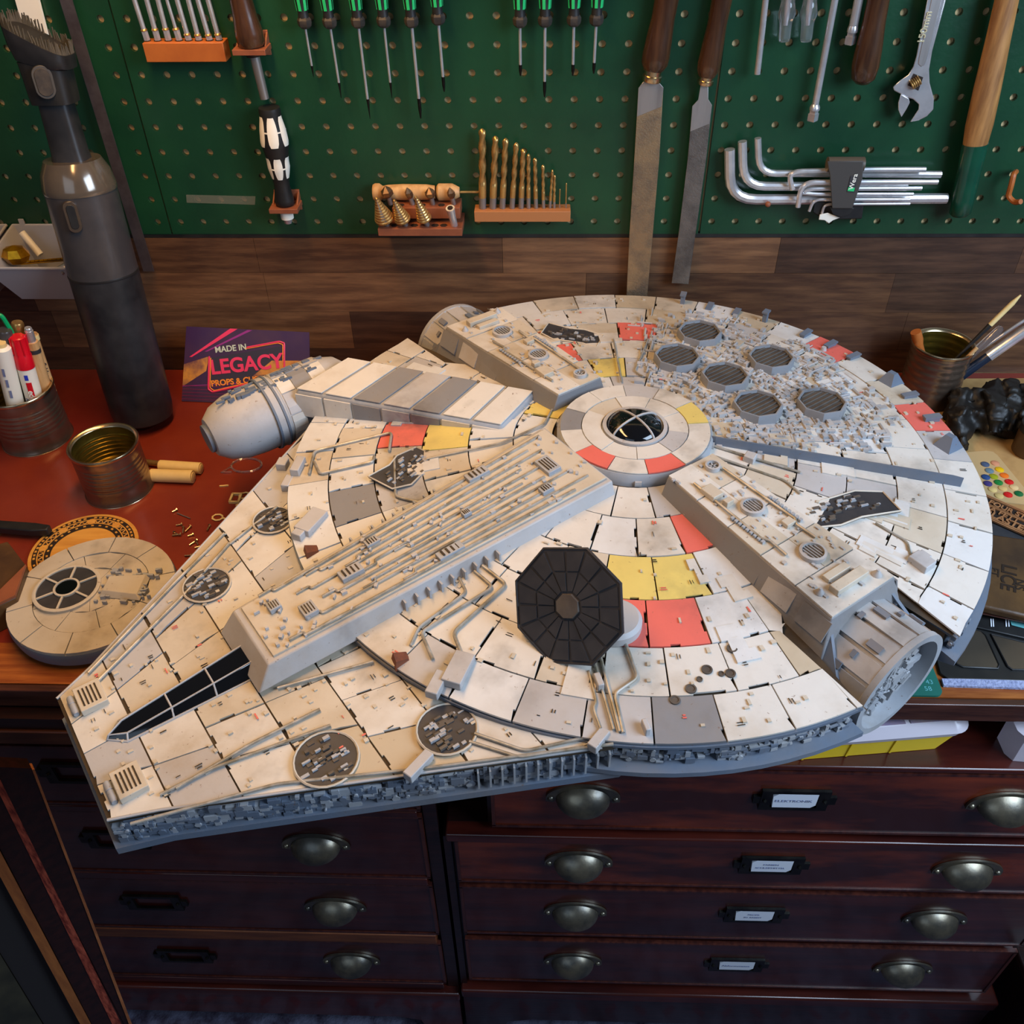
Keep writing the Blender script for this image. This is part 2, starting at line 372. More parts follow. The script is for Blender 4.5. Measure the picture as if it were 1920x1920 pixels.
pegsheet(-.4514, .1850, -.4384, 23, 'wide green perforated steel tool panel in the middle')
pegsheet(.1875, .80, .1995, 22, 'green perforated steel tool panel at the right, behind the adjustable wrench')
# wood backboard: planks
bk = thing('wooden_backboard', 'walnut brown wooden board running under the green tool panels', 'panel', (0,WY+.01,0))
rows = [(0,.034),(.034,.088),(.088,.142),(.142,.188)]
offs = [-.99,-.94,-1.0,-.96]
kk = 0
for (z0, z1), x in zip(rows, offs):
    while x < .9:
        ln = ru(.22,.42); x1 = min(x+ln,.95)
        m = [K['walnut'],K['walnut'],K['walnut2'],K['walnut3'],K['walnut3']][random.randrange(5)] if x < .12 else [K['walnut'],K['walnut3'],K['walnut3']][random.randrange(3)]
        mb = MB().box(x+.0002,WY+ru(0,.0004),z0+.0002,x1-.0002,WY+.0055,z1-.0002)
        part('plank', mb, m, bk, smooth=False); x = x1
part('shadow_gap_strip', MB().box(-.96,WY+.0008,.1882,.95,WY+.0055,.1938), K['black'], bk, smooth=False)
# ================================================================== desk
dk = thing('writing_desk', 'desk top with worn red leather surface and dark wooden edge under the model', 'desk', (0,.78,-.026))
part('leather_top', MB().box(-.95,.560,-.012,.95,WY-.001,0), K['cherry'], dk, smooth=False)
part('warm_lit_front', MB().box(-.95,.512,-.012,.95,.560,0), K['deskfront'], dk, smooth=False)  # front strip of the top, its orange tone painted in as warm light
part('front_edge', MB().box(-.95,.504,-.024,.95,.5118,-.0006), K['deskedge'], dk, bevel=.001)
part('underside', MB().box(-.95,.512,-.024,.95,WY-.001,-.012), K['mahogd'], dk, smooth=False)
# ================================================================== chests of drawers
def cup(cx, cz, y, s=1.0, M=None):
    mb = MB(); n, m = 20, 8
    def half(a, b, c, off):
        vs = []; fs = []
        for i in range(m+1):
            t = math.pi/2*i/m
            for k in range(n+1):
                p = math.pi*k/n
                vs.append((cx+a*math.cos(p)*math.cos(t)*s, y-off-b*math.sin(t)*s if True else 0, cz+c*math.sin(p)*math.cos(t)*s))
        for i in range(m):
            for k in range(n): fs.append((i*(n+1)+k, i*(n+1)+k+1, (i+1)*(n+1)+k+1, (i+1)*(n+1)+k))
        return vs, fs
    vs, fs = half(.0270,.020,.019,.001)
    # bulging cup: the lower edge drops below the screws
    vs = [(p[0], p[1], p[2]-.007*s*min(1,(y-.001-p[1])/(.022*s))-.001) for p in vs]
    mb.add(vs, fs); mb.add([(p[0], p[1]+.0012, p[2]-.0008) for p in vs], [f[::-1] for f in fs])
    # flange
    pts = []
    for k in range(n+1):
        p = math.pi*k/n; pts.append((cx+.0365*s*math.cos(p)*(1 if True else 0), cz+.0225*s*math.sin(p)))
    ins = [(cx+.0265*s*math.cos(math.pi*k/n), cz+.0185*s*math.sin(math.pi*k/n)) for k in range(n,-1,-1)]
    poly = pts + [(cx-.0365*s, cz-.005*s),(cx-.029*s, cz-.007*s)] + ins[0:0] + ins + [(cx+.029*s, cz-.007*s),(cx+.0365*s, cz-.005*s)]
    L = len(poly)
    lo = [(p[0], y-.0004, p[1]) for p in poly]; hi = [(p[0], y-.0028, p[1]) for p in poly]
    nn = n+1
    fs = []
    outer = list(range(nn)); inner = list(range(nn+2, nn+2+nn))[::-1]
    for base in (0, L):
        for k in range(nn-1): fs.append((base+outer[k], base+outer[k+1], base+inner[k+1], base+inner[k]))
        fs.append((base+nn-1, base+nn, base+nn+1, base+nn+2)); fs.append((base+0, base+L-1, base+L-2, base+L-3))
    for i in range(L): fs.append((i, (i+1) % L, L+(i+1) % L, L+i))
    mb.add(lo+hi, fs)
    for sx in (-1, 1): mb.lathe([(.0034*s,0),(.0034*s,.001),(.002*s,.0028),(.0003,.0034)], (cx+sx*.0318*s, y-.002, cz-.0005), (0,-1,0), 10)
    return mb
def holder(cx, cz, y, wd=.066, h=.033):
    mb = MB(); a, b = wd/2, h/2; iw, ih = a-.0105, b-.0045
    for x0, x1, z0, z1 in ((-a,a,ih,b),(-a,a,-b,-ih),(-a,-iw,-ih,ih),(iw,a,-ih,ih)):
        mb.box(cx+x0, y-.0035, cz+z0, cx+x1, y-.0003, cz+z1)
    for sx in (-1, 1):
        mb.slab([(cx+sx*a*.99, -.0),(cx+sx*(a+.007), -.0),(cx+sx*(a+.007), -.003),(cx+sx*a*.99, -.003)], cz-.006, cz+.006, Matrix.Translation((0,y,0)))
        mb.lathe([(.0022,0),(.0022,.001),(.0003,.0026)], (cx+sx*(a-.004), y-.0034, cz), (0,-1,0), 8)
    return mb
def drawer(chest, x0, x1, z0, z1, yf, hs, plate, card=None, m=None, yback=.60):
    d = part('drawer', MB().box(x0,yf,z0,x1,yf+.018,z1), m or K['mahog'], chest, bevel=.0015)
    e = .0035
    fr = MB()
    fr.box(x0-.002,yf-.0012,z0-.002,x1+.002,yf+.004,z0+e-.002); fr.box(x0-.002,yf-.0012,z1-e+.002,x1+.002,yf+.004,z1+.002)
    fr.box(x0-.002,yf-.0012,z0,x0+e-.002,yf+.004,z1); fr.box(x1-e+.002,yf-.0012,z0,x1+.002,yf+.004,z1)
    part('cockbead', fr, K['mahoge'], d, smooth=False)
    for hx in hs: part('cup_handle', cup(hx, (z0+z1)/2+.004, yf), K['pewter'], d, sharp=50)
    if plate is not None:
        zc = (z0+z1)/2+.008
        part('label_holder', holder(plate, zc, yf), K['blackmetal'], d, smooth=False)
        if card:
            part('label_card', MB().slab([(-.020,-.0115),(.017,-.0115),(.0215,-.007),(.0215,.0115),(-.017,.0115),(-.0215,.007)], -.0002, .0030, Matrix.Translation((plate,yf-.0004,zc)) @ Matrix.Rotation(math.pi/2,4,'X')), K['paper'], d, smooth=False)
            n = len(card)
            for i, s_ in enumerate(card):
                text('label_lettering', s_, .0054 if n == 1 else .0040, (plate-.001, yf-.0036, zc+.000+(0 if n == 1 else .0034-.0066*i)), (1,0,0), (0,0,1), K['ink'], d, thick=.0001, kx=1.15)
    return d
FY = .490
ch = thing('chest_of_drawers', 'dark mahogany chest with white label cards and four wide drawers at the right', 'chest of drawers', (.25,.75,-.748))
mb = MB(); mb.box(-.094,FY+.010,-.60,.585,1.0,-.205); part('carcass', mb, K['mahogd'], ch, smooth=False)
part('upper_carcass', MB().box(-.052,FY+.010,-.205,.72,1.0,-.084), K['mahogd'], ch, smooth=False)
part('chest_top', MB().box(-.054,FY-.002,-.0838,.73,1.0,-.0765), K['mahog'], ch, bevel=.002)
part('mid_ledge', MB().box(-.096,FY-.006,-.220,.72,1.0,-.2055), K['mahog'], ch, bevel=.002)
part('side_stile', MB().box(-.100,FY+.002,-.60,-.092,.9,-.222), K['mahogd'], ch, smooth=False)
drawer(ch, -.045,.70,-.194,-.088,FY,(.044,.452),.249,['ELEKTRONIK'],K['mahogl'])
drawer(ch, -.086,.575,-.313,-.226,FY,(.044,.456),.249,['FARBEN','SCHLEIFMITTEL'],K['mahogl'])
drawer(ch, -.086,.575,-.442,-.328,FY,(.044,.455),.249,['PROPS','IN ARBEIT'],K['mahog'])
drawer(ch, -.086,.575,-.579,-.462,FY,(.045,.455),.249,['Abformmasse'],K['mahog'])
part('base_moulding', MB().box(-.100,FY-.008,-.622,.60,.95,-.600), K['mahog'], ch, bevel=.003)
def apron(x0, x1, zt, zb, y0, y1):
    poly = [(x0,zt),(x0,-.7482),(x0+.05,-.7482),(x0+.058,zb-.01),(x0+.09,zb),(x1-.09,zb),(x1-.058,zb-.01),(x1-.05,-.7482),(x1,-.7482),(x1,zt)]
    n = len(poly); return MB().add([(p[0],y0,p[1]) for p in poly]+[(p[0],y1,p[1]) for p in poly], [tuple(range(n)), tuple(range(2*n-1,n-1,-1))]+[(i,n+i,n+(i+1)%n,(i+1)%n) for i in range(n)])
part('bracket_base', apron(-.098,.598,-.6215,-.703,FY-.004,FY+.016), K['mahogd'], ch, smooth=False)
part('back_base', MB().box(-.098,.90,-.748,.598,.94,-.622), K['mahogd'], ch, smooth=False)
cl = thing('chest_of_drawers', 'dark mahogany chest with empty label frames and four drawers at the left', 'chest of drawers', (-.45,.75,-.748))
part('carcass', MB().box(-.80,FY+.010,-.615,-.104,1.0,-.026), K['mahogd'], cl, smooth=False)
part('dark_frieze', MB().box(-.80,FY+.001,-.040,-.150,FY+.0098,-.0255), K['mahogd'], cl, smooth=False)
part('top_rail', MB().box(-.80,FY-.002,-.062,-.108,FY+.0095,-.042), wood('rail_brown', rgb(74,38,22), rgb(96,52,30)), cl, bevel=.0015)
for z0, z1 in ((-.167,-.068),(-.307,-.182),(-.448,-.328),(-.592,-.478)):
    drawer(cl, -.79,-.121,z0,z1,FY,(-.6,-.237) if z0 < -.17 else (-.6,-.237), -.451)
for z0, z1, m in ((-.180,-.170,K['mahog']),(-.325,-.310,K['mahog']),(-.475,-.452,wood('rail_tan', rgb(120,66,34), rgb(90,46,26))),(-.612,-.596,K['mahog'])):
    part('rail', MB().box(-.80,FY-.002,z0,-.123,FY+.0095,z1), m, cl, bevel=.0012)
part('side_stile', MB().box(-.118,FY+.004,-.615,-.104,.9,-.065), K['mahogd'], cl, smooth=False)
part('base_moulding', MB().box(-.81,FY-.008,-.636,-.102,.95,-.616), K['mahog'], cl, bevel=.003)
part('bracket_base', apron(-.808,-.104,-.6365,-.705,FY-.004,FY+.016), K['mahog'], cl, smooth=False)
part('back_base', MB().box(-.808,.90,-.748,-.104,.94,-.637), K['mahogd'], cl, smooth=False)
cn = thing('carved_cabinet', 'black carved furniture corner at the lower right picture edge', 'cabinet', (.80,.55,-.748))
part('body', MB().box(.625,.43,-.748,1.0,.9,-.555), K['mahogd'], cn, bevel=.003)
part('top_board', MB().box(.618,.422,-.5548,1.0,.9,-.542), K['mahogd'], cn, bevel=.003)
part('carved_rosette', MB().lathe([(.0,-.002),(.020,-.002),(.022,.004),(.016,.007),(.012,.004),(.007,.008),(.0,.009)], (.70,.428,-.65), (0,-1,0), 24), K['blackmetal'], cn)
# open cabinet door in the lower left corner, seen along its edge
dr = thing('cabinet_door', 'open dark cabinet door with scuffed red edge in the lower left corner', 'door', (-.55,.30,-.748))
A = ay(60,1437,.455); B = ay(246,1925,.375); D = V((-.75,-.66,-.05)); NP = (B-A).cross(D).normalized()
if NP.dot(CAM-A) < 0: NP = -NP
def rp(u, v):
    d = ray(u, v); return CAM + d*((A-CAM).dot(NP)/d.dot(NP))
def strip(name, px, t0, t1, m, bev=0):
    q = [rp(*p) for p in px]
    if (q[1]-q[0]).cross(q[2]-q[0]).dot(NP) < 0: q = q[::-1]
    part(name, MB().prism([p+NP*t0 for p in q], [p+NP*t1 for p in q]), m, dr, bevel=bev)
strip('edge_strip', [(57,1436),(62,1436),(270,1980),(264,1980)], -.004, .006, wood('tan_edge', rgb(150,92,54), rgb(110,60,34), 'z', .5))
strip('frame_rail', [(-30,1432),(57,1436),(264,1980),(258,1980),(-18,1432)], -.012, .004, K['mahogd'])
strip('scuffed_inlay', [(-20,1430),(-14,1432),(258,1980),(240,1980),(-34,1420)], -.012, .0045, K['doorl'])
strip('frame_rail', [(-60,1420),(-34,1420),(240,1980),(204,1980),(-60,1475)], -.012, .003, K['mahogd'])
strip('tan_rail', [(-60,1480),(204,1982),(185,1982),(-60,1530)], -.010, .006, K['doortan'])
strip('dark_panel', [(-60,1532),(184,1982),(118,1982),(-60,1692)], -.016, -.006, mat('door_dark_panel', rgb(34,32,32), .5))
strip('leather_panel', [(-60,1694),(117,1984),(-120,2000),(-120,1700)], -.016, -.004, K['doorleather'])
# ================================================================== tools on the wall
YT = WY-.016
def wy(u, v, y=YT): return ay(u, v, y)
# small screwdrivers with green grips
drv = [(572,49,588,144,1.1),(619,49,640,184,1.2),(672,48,694,223,1.3),(720,47,735,184,1.2),(772,47,789,222,1.5),(822,42,833,172,1.4),
       (975,47,976,142,1.4),(1022,46,1021,182,1.4),(1076,45,1074,142,1.4),(1118,44,1113,138,1.4)]
dl = ['leftmost of the six at the left, shortest shaft', 'second from the left of the left six', 'third from the left of the left six, long pointed shaft', 'fourth from the left of the left six', 'fifth from the left of the left six, long blade', 'sixth and last of the left six, thick shaft',
      'first of the right four, slotted mark on its neck', 'second of the right four, longest shaft there', 'third of the right four', 'last of the right four, beside the big file']
for (u, v, tu, tv, sr), lb in zip(drv, dl):
    n = wy(u, v); t = wy(tu, tv); d = (n-t).normalized(); L = (n-t).length
    r = thing('screwdriver', 'small green gripped screwdriver, '+lb, 'screwdriver', t, 'small green screwdrivers')
    part('shaft', MB().cyl(t.lerp(n,.22), n, .0011*sr, n=12), K['chrome'], r)
    flat = sr < 1.35
    part('blade_tip', MB().lathe([(.0003 if flat else .0007,0),(.0012*sr if not flat else .0008,L*.1),(.0013*sr,L*.225)], t, d, 10), K['blackmetal'], r)
    part('collar', MB().lathe([(.0045,-.002),(.0066,0),(.0074,.003),(.0074,.006),(.0058,.0085)], n, d, 6), K['soft'], r, sharp=20)
    part('handle', MB().lathe([(.0056,.008),(.0052,.014),(.0054,.022),(.0066,.034),(.0078,.050),(.0070,.060),(.0074,.072),(.0060,.082),(.0,.083)], n, d, 14), K['black'], r)
    g = MB()
    x, y, z = frame(d)
    for k in range(6):
        a = 2*math.pi*k/6+.3
        e = x*math.cos(a)+y*math.sin(a); tt = z.cross(e)
        for h0, h1, r0, r1 in ((.0150,.033,.0054,.0067),(.033,.052,.0067,.0079)):
            p0 = n+z*h0+e*r0; p1 = n+z*h1+e*r1; wd = .0016
            g.prism([p0-tt*wd, p1-tt*wd, p1+tt*wd, p0+tt*wd], [p0-tt*wd*.9+e*.0004, p1-tt*wd*.9+e*.0004, p1+tt*wd*.9+e*.0004, p0+tt*wd*.9+e*.0004])
    g.lathe([(.0067,.0345),(.0071,.0353),(.0073,.0368),(.0072,.0375)], n, d, 14, cap=False)
    part('green_grip', g, K['lime'], r)
    part('hook', MB().tube([n+z*.030+V((0,.004,0)), n+z*.030+V((0,WY-n.y+.002,0))], .0015, 6), K['brownp'], r)
# bit rods standing in the orange rack
rk = thing('bit_rack', 'orange brown rack on the green panel holding eight long silver bits', 'rack', wy(345,100,WY-.012), None)
a = wy(266,82,WY-.021); b = wy(417,80,WY-.021)
zt = (a.z+b.z)/2; 
part('block', MB().box(a.x,WY-.0205,zt-.0185,b.x,WY-.0004,zt), K['orange'], rk, bevel=.0006)
hb = MB()
bots = [277,297,317,337,355,374,394,412]; tops = [252,275,296,313,332,353,371,390]; cut = [58,57,56,56,66,67,67,66]
for i in range(8):
    p = wy(bots[i],80,WY-.011); p.z = zt+.0004; hb.lathe([(.0042,0),(.0042,.0004)], p, (0,0,1), 8)
part('sockets', hb, K['burnt'], rk)
for i in range(8):
    p = wy(bots[i],80,WY-.011); p.z = zt+.0006
    t = wy(tops[i],0,WY-.011); d = (t-p).normalized(); q = online(p,t,cut[i])
    r = thing('long_bit', 'long silver bit in the orange rack, '+['leftmost of eight','second from left','third from left','fourth from left with gold collar','fifth from left','sixth from left','seventh from left','rightmost, beside the wooden handled tool'][i], 'tool bit', p, 'long bits in the orange rack')
    part('hex_shank', MB().cyl(p, q, .0035, n=6), K['chrome'], r, sharp=20)
    part('shaft', MB().cyl(q, p+d*.11, .0026 if i not in (3,) else .0018, n=14), K['chrome'], r)
    part('collar', MB().lathe([(.0035,0),(.0037,.0008),(.003,.002)], q, d, 12), K['brass'], r)
# holders for the wooden handled tool and the big screwdriver
def bracket(u, v, u2, v2, label):
    a = wy(u,v,WY-.026); b = wy(u2,v2,WY-.026)
    t = thing('tool_bracket', label, 'bracket', ((a.x+b.x)/2,WY-.012,a.z-.006))
    cx = (a.x+b.x)/2; w_ = (b.x-a.x)/2
    part('shelf', MB().box(cx-w_,WY-.030,a.z-.0055,cx+w_,WY-.003,a.z), K['brownp'], t, bevel=.0005)
    part('back_plate', MB().box(cx-w_*.9,WY-.0029,a.z-.012,cx+w_*.9,WY-.0003,a.z+.012), K['brownp'], t, bevel=.0004)
    for s_ in (-1, 1):
        part('gusset', MB().prism([(cx+s_*w_*.9,WY-.0029,a.z+.010),(cx+s_*w_*.9,WY-.0029,a.z+.0001),(cx+s_*w_*.9,WY-.018,a.z+.0001)],[(cx+s_*w_*.8,WY-.0029,a.z+.010),(cx+s_*w_*.8,WY-.0029,a.z+.0001),(cx+s_*w_*.8,WY-.018,a.z+.0001)]), K['brownp'], t, smooth=False)
    return cx, a.z
cx, zz = bracket(436,92,498,90,'brown bracket at the top holding the dark wooden handled punch')
p = wy(487,174,WY-.017); p2 = V((cx,WY-.017,zz)); d = V((-.06,0,1)).normalized()
r = thing('punch', 'dark wooden handled steel punch standing in a brown bracket', 'tool', (p2.x,p2.y,p.z))
base = V((cx+.001,WY-.017,zz))
part('handle', MB().lathe([(.0,.0006),(.0125,.0006),(.0145,.006),(.0145,.014),(.0125,.028),(.0112,.05),(.0122,.075),(.0135,.1),(.0,.106)], base, d, 20), K['dkwood'], r)
part('ferrule', MB().lathe([(.0085,-.009),(.0095,-.0058)], base, d, 18), K['black'], r)
part('shank', MB().lathe([(.0048,-.052),(.0052,-.0085)], base, d, 16), K['steel'], r)
cx, zz = bracket(505,390,558,387,'brown bracket low on the panel holding the black and white driver handle')
base = V((cx,WY-.017,zz)); top = wy(505,205,WY-.017); d = (top-base).normalized(); H_ = (top-base).length
r = thing('bit_driver', 'large black screwdriver handle with white grip patches in a brown bracket', 'screwdriver', (base.x,base.y,base.z-.022))
prof = [(.0,.0005),(.0095,.0005),(.0110,.004),(.0108,.010),(.0088,.030),(.0092,.045),(.0118,.062),(.0118,.075),(.0142,.092),(.0150,.102),(.0136,.122),(.0112,.140),(.0118,.147),(.0112,.153),(.0,.155)]
k = H_/.150
part('handle', MB().lathe([(a*1.02,b*k) for a, b in prof], base, d, 24), K['black'], r, sharp=60)
x, y, z = frame(d, (0,-1,0)); g = MB()
def rad(h):
    for (r0,h0),(r1,h1) in zip(prof, prof[1:]):
        if h0 <= h <= h1: return r0+(r1-r0)*(h-h0)/(h1-h0)
    return .01
for lo_, hi_ in ((.046,.080),(.098,.142)):
    for q in range(6):
        a = 2*math.pi*q/6+.2; path = []
        for j in range(9):
            h = lo_+(hi_-lo_)*j/8; rr_ = rad(h)*1.02; path.append((h, rr_))
        vs = []; fs = []
        for j, (h, rr_) in enumerate(path):
            s_ = math.sin(math.pi*(j+.35)/8.7)**.22; hw = .40*s_
            for c in range(5):
                aa = a+hw*(c/2-1); vs.append(base+z*(h*k)+(x*math.cos(aa)+y*math.sin(aa))*(rr_+.0005+.0003*(1-abs(c-2)/2)))
        for j in range(8):
            for c in range(4): fs.append((j*5+c,j*5+c+1,(j+1)*5+c+1,(j+1)*5+c))
        g.add(vs, fs)
    hm = (lo_+hi_)/2
    g.lathe([(rad(hm)*1.02+.0003,(hm-.0012)*k),(rad(hm)*1.02+.0005,hm*k),(rad(hm)*1.02+.0003,(hm+.0012)*k)], base, d, 24, cap=False, ref=(0,-1,0))
part('white_grip', g, K['white'], r, sharp=60)
part('ring', MB().lathe([(.0075,-.016),(.0075,-.0056)], base, d, 18), K['white'], r)
part('nose', MB().lathe([(.0,-.0225),(.0042,-.022),(.0058,-.016)], base, d, 14), K['chrome'], r)
# ruler and pale strip at the left
def strap(u0,v0,w0,u1,v1,w1,y,th):
    a = wy(u0-w0/2,v0,y); b = wy(u0+w0/2,v0,y); c = wy(u1+w1/2,v1,y); d = wy(u1-w1/2,v1,y)
    q = [a,d,c,b]; return MB().prism([p+V((0,th,0)) for p in q], q)
solo('steel_ruler', strap(105,-60,24,279,509,20,WY-.012,.0012), K['ruler'], 'long grey steel ruler hung from the panel beside the vacuum cleaner', 'ruler')
solo('aluminium_strip', strap(42,-30,44,70,75,42,WY-.006,.004), K['white'], 'pale square profile strip behind the vacuum brush', 'strip')
# tape residue
solo('clear_tape', MB().prism([wy(349,365,WY-.0004),wy(350,380,WY-.0004),wy(478,384,WY-.0004),wy(479,368,WY-.0004)],[wy(349,365,WY-.0008),wy(350,380,WY-.0008),wy(478,384,WY-.0008),wy(479,368,WY-.0008)]), mat('tape', rgb(150,150,130), .3, alpha=.22), 'strip of clear tape stuck across three holes of the panel', 'tape', smooth=False)
# files
def flatfile(name, px, ferr, hand, m, label, tang=None):
    t = thing('flat_file', label, 'file', wy(px[-2][0],px[-2][1],WY-.018))
    y0, y1 = WY-.013, WY-.008
    part('blade', MB().prism([wy(u,v,y1) for u,v in px][::-1], [wy(u,v,y0) for u,v in px][::-1]), m[0], t, bevel=.0004)
    part('bare_heel', MB().prism([wy(u,v,y1) for u,v in m[2]][::-1], [wy(u,v,y0-.0003) for u,v in m[2]][::-1]), m[1], t, bevel=.0003)
    a = wy(*ferr[0],WY-.0105); b = wy(*ferr[1],WY-.0105); d = (b-a); L = d.length; rf = ferr[2]
    part('ferrule', MB().lathe([(rf*.95,0),(rf,L*.1),(rf,L*.5),(rf*.85,L*.55),(rf*.88,L)], a, d, 24), K['tinrim'], t)
    h = hand
    part('handle', MB().lathe([(h*.72,L),(h*.96,L+.006),(h,L+.014),(h*.93,L+.03),(h*.82,L+.05),(h*.86,L+.08),(h*.95,L+.115),(h*.7,L+.135),(0,L+.137)], a, d, 24), K['dkwood'], t)
    part('hook', MB().tube([a.lerp(b,1.5), V((a.x+.002,WY+.003,a.lerp(b,1.5).z+.002))], .002, 6), K['brownp'], t)
flatfile('f', [(1207,152),(1233,152),(1244,164),(1236,300),(1224,440),(1213,561),(1174,564),(1180,440),(1189,300),(1197,165)], ((1221,152),(1225,131),.0105), .0145,
         (K['filest'], K['steel'], [(1207,152),(1233,152),(1244,164),(1240,200),(1194,219),(1197,165)]), 'wide flat file with dark wooden handle, reaching behind the model')
flatfile('f', [(1314,158),(1328,158),(1328,186),(1335,197),(1324,300),(1304,440),(1291,533),(1259,531),(1272,440),(1289,300),(1298,199),(1309,187)], ((1322,158),(1325,143),.0085), .012,
         (K['filest2'], K['steel'], [(1314,158),(1328,158),(1328,186),(1335,197),(1330,232),(1294,247),(1298,199),(1309,187)]), 'narrow flat file with dark wooden handle beside the right panel seam')
# bars and clear handles at the right
def bar(name, label, cat, p0, p1, r_, m, tip=None, n=14, y=WY-.014):
    a = wy(*p0,y); b = wy(*p1,y); t = thing(name, label, cat, b)
    part('shaft', MB().cyl(b, a, r_, n=n), m, t)
    if tip:
        d = (b-a).normalized()
        part('square_drive', MB().lathe([(tip*1.1,-.0005),(tip*1.1,.0035),(tip*1.35,.0035),(tip*1.35,.011),(tip*1.2,.0118)], b, d, 4 if False else 4), K['chrome'], t, sharp=20)
        part('neck', MB().lathe([(r_,-.006),(tip*1.3,-.003),(tip*1.3,0)], b, d, 14), K['chrome'], t)
    part('hook', MB().tube([a.lerp(b,-.2), a.lerp(b,-.2)+V((0,WY-y+.003,0))], .0015, 6), K['brownp'], t)
    return t
bar('tommy_bar', 'thin steel bar hanging left of the clear handled drivers', 'bar', (1439,-30), (1420,139), .0032, K['chrome'])
bar('extension_bar', 'long steel ratchet extension with square drive end', 'bar', (1571,-30), (1527,206), .0036, K['chrome'], .0042)
bar('extension_bar', 'short steel ratchet extension left of the dark wooden handle', 'bar', (1616,-30), (1598,60), .0046, K['chrome'], .0042)
for i, (u, v) in enumerate(((1470,78),(1511,78))):
    a = wy(u,v,WY-.014); b = wy(u+10,-20,WY-.014); d = b-a
    t = thing('clear_driver', 'clear plastic handled driver with glinting waist, '+('left of the pair' if i == 0 else 'right of the pair'), 'screwdriver', a, 'clear handled drivers')
    part('handle', MB().lathe([(.0,0),(.0055,.0005),(.0062,.003),(.0066,.018),(.0086,.024),(.0088,.027),(.0074,.034),(.0060,.048),(.0062,.07),(.008,.085),(.006,.1)], a, d, 12), K['glassy'], t)
    part('core', MB().lathe([(.0015,.016),(.0022,.03),(.0022,.1)], a, d, 10), K['chrome'], t)
# dark wooden handle and hammer handle
a = wy(1616,158,WY-.020); b = wy(1651,-20,WY-.020); L = (b-a).length
t = thing('wooden_tool', 'dark brown rounded wooden handle hanging beside the adjustable wrench', 'handle', a)
part('grip', MB().lathe([(.0,0),(.007,.001),(.012,.006),(.0138,.018),(.0132,.035),(.0112,.06),(.0108,L*.9),(.0115,L)], a, b-a, 22), K['dkwood'], t)
part('hook', MB().tube([b, b+V((0,.024,0))], .002, 6), K['brownp'], t)
a = wy(1799,405,WY-.020); b = wy(1892,-20,WY-.020); L = (b-a).length; d = (b-a)
t = thing('hammer', 'hammer with worn ash handle dipped in green plastic at the right', 'hammer', a)
f_ = L*.355
part('green_sleeve', MB().lathe([(.0,0),(.009,.0008),(.0118,.004),(.0122,.02),(.0128,.05),(.0138,f_)], a, d, 20, sq=(1,.8), ref=(1,0,0)), K['dgreen'], t)
part('shaft', MB().lathe([(.0128,f_-.0005),(.0142,f_+.02),(.0138,L*.6),(.0122,L*.8),(.0112,L)], a, d, 20, sq=(1,.8), ref=(1,0,0)), K['ashwood'], t)
part('hook', MB().tube([a.lerp(b,.98), a.lerp(b,.98)+V((0,.024,0))], .002, 6), K['brownp'], t)
# adjustable wrench
t = thing('adjustable_wrench', 'chromed adjustable wrench marked 150mm hanging jaw down', 'wrench', wy(1715,225,WY-.012))
def wp(px, y0, y1): q = [wy(u,v,y1) for u,v in px][::-1]; q2 = [wy(u,v,y0) for u,v in px][::-1]; return MB().prism(q, q2)
body = [(1742,-20),(1779,-20),(1748,95),(1742,130),(1743,155),(1751,185),(1750,205),(1738,218),(1722,226),(1706,229),(1722,205),(1723,196),(1712,186),(1700,182),(1676,170),(1674,163),(1688,150),(1703,140),(1712,125),(1718,105)]
part('handle', wp(body, WY-.018, WY-.009), K['chrome'], t, bevel=.0010)
part('handle_recess', wp([(1751,-20),(1771,-20),(1737,112),(1733,122),(1727,125),(1722,120),(1723,110)], WY-.0186, WY-.0178), K['steel'], t, bevel=.0003)
part('movable_jaw', wp([(1689,176),(1704,184),(1706,192),(1700,204),(1690,220),(1684,206),(1684,192)], WY-.0185, WY-.0095), K['chrome'], t, bevel=.0008)
part('knurl_window', wp([(1713,138),(1731,145),(1722,170),(1702,160)], WY-.0184, WY-.0179), K['burnt'], t, smooth=False)
g = MB(); a = wy(1706,161,WY-.0186); b = wy(1727,147,WY-.0186)
for q in range(5): g.lathe([(.0052,0),(.0056,.0007),(.0052,.0014)], a.lerp(b,.1+.16*q), b-a, 12)
part('knurl', g, K['brass'], t)
o1 = wy(1734,52,WY-.019); dr_ = wy(1745,10,WY-.019)-wy(1730,66,WY-.019); dr_.y = 0
text('size_marking', '150mm', .0098, o1, dr_, V((0,-1,0)).cross(dr_.normalized()), mat('raised_letters', rgb(240,225,180), .3, .6), t, thick=.0003, bold=.0001)
# hex key set
def hexkey(px, r_, label, y, n=6):
    ps = cpath([wy(u,v,y) for u,v in px], .020*r_/.004)
    return solo('hex_key', MB().tube(ps, r_, 10), K['chrome'], label, 'hex key', 'chromed hex keys in the clip', sharp=30)
hexkey([(1368,280),(1369,374),(1775,372)], .0059, 'largest chromed hex key, lowest of the set', WY-.012)
hexkey([(1392,265),(1394,349),(1700,350)], .0049, 'second largest chromed hex key', WY-.013)
hexkey([(1421,259),(1423,325),(1764,327)], .0038, 'chromed hex key on top of the set', WY-.014)
hexkey([(1486,355),(1478,322),(1640,318),(1735,318)], .0030, 'hex key with its short arm hooked down over the others', WY-.023)
hexkey([(1496,388),(1503,342),(1758,341)], .0030, 'hex key with short arm pointing straight down', WY-.027)
hexkey([(1508,360),(1518,354),(1728,353)], .0024, 'thin hex key in the middle of the clip', WY-.026)
hexkey([(1505,362),(1530,364),(1712,364)], .0021, 'thin hex key below the middle of the clip', WY-.026)
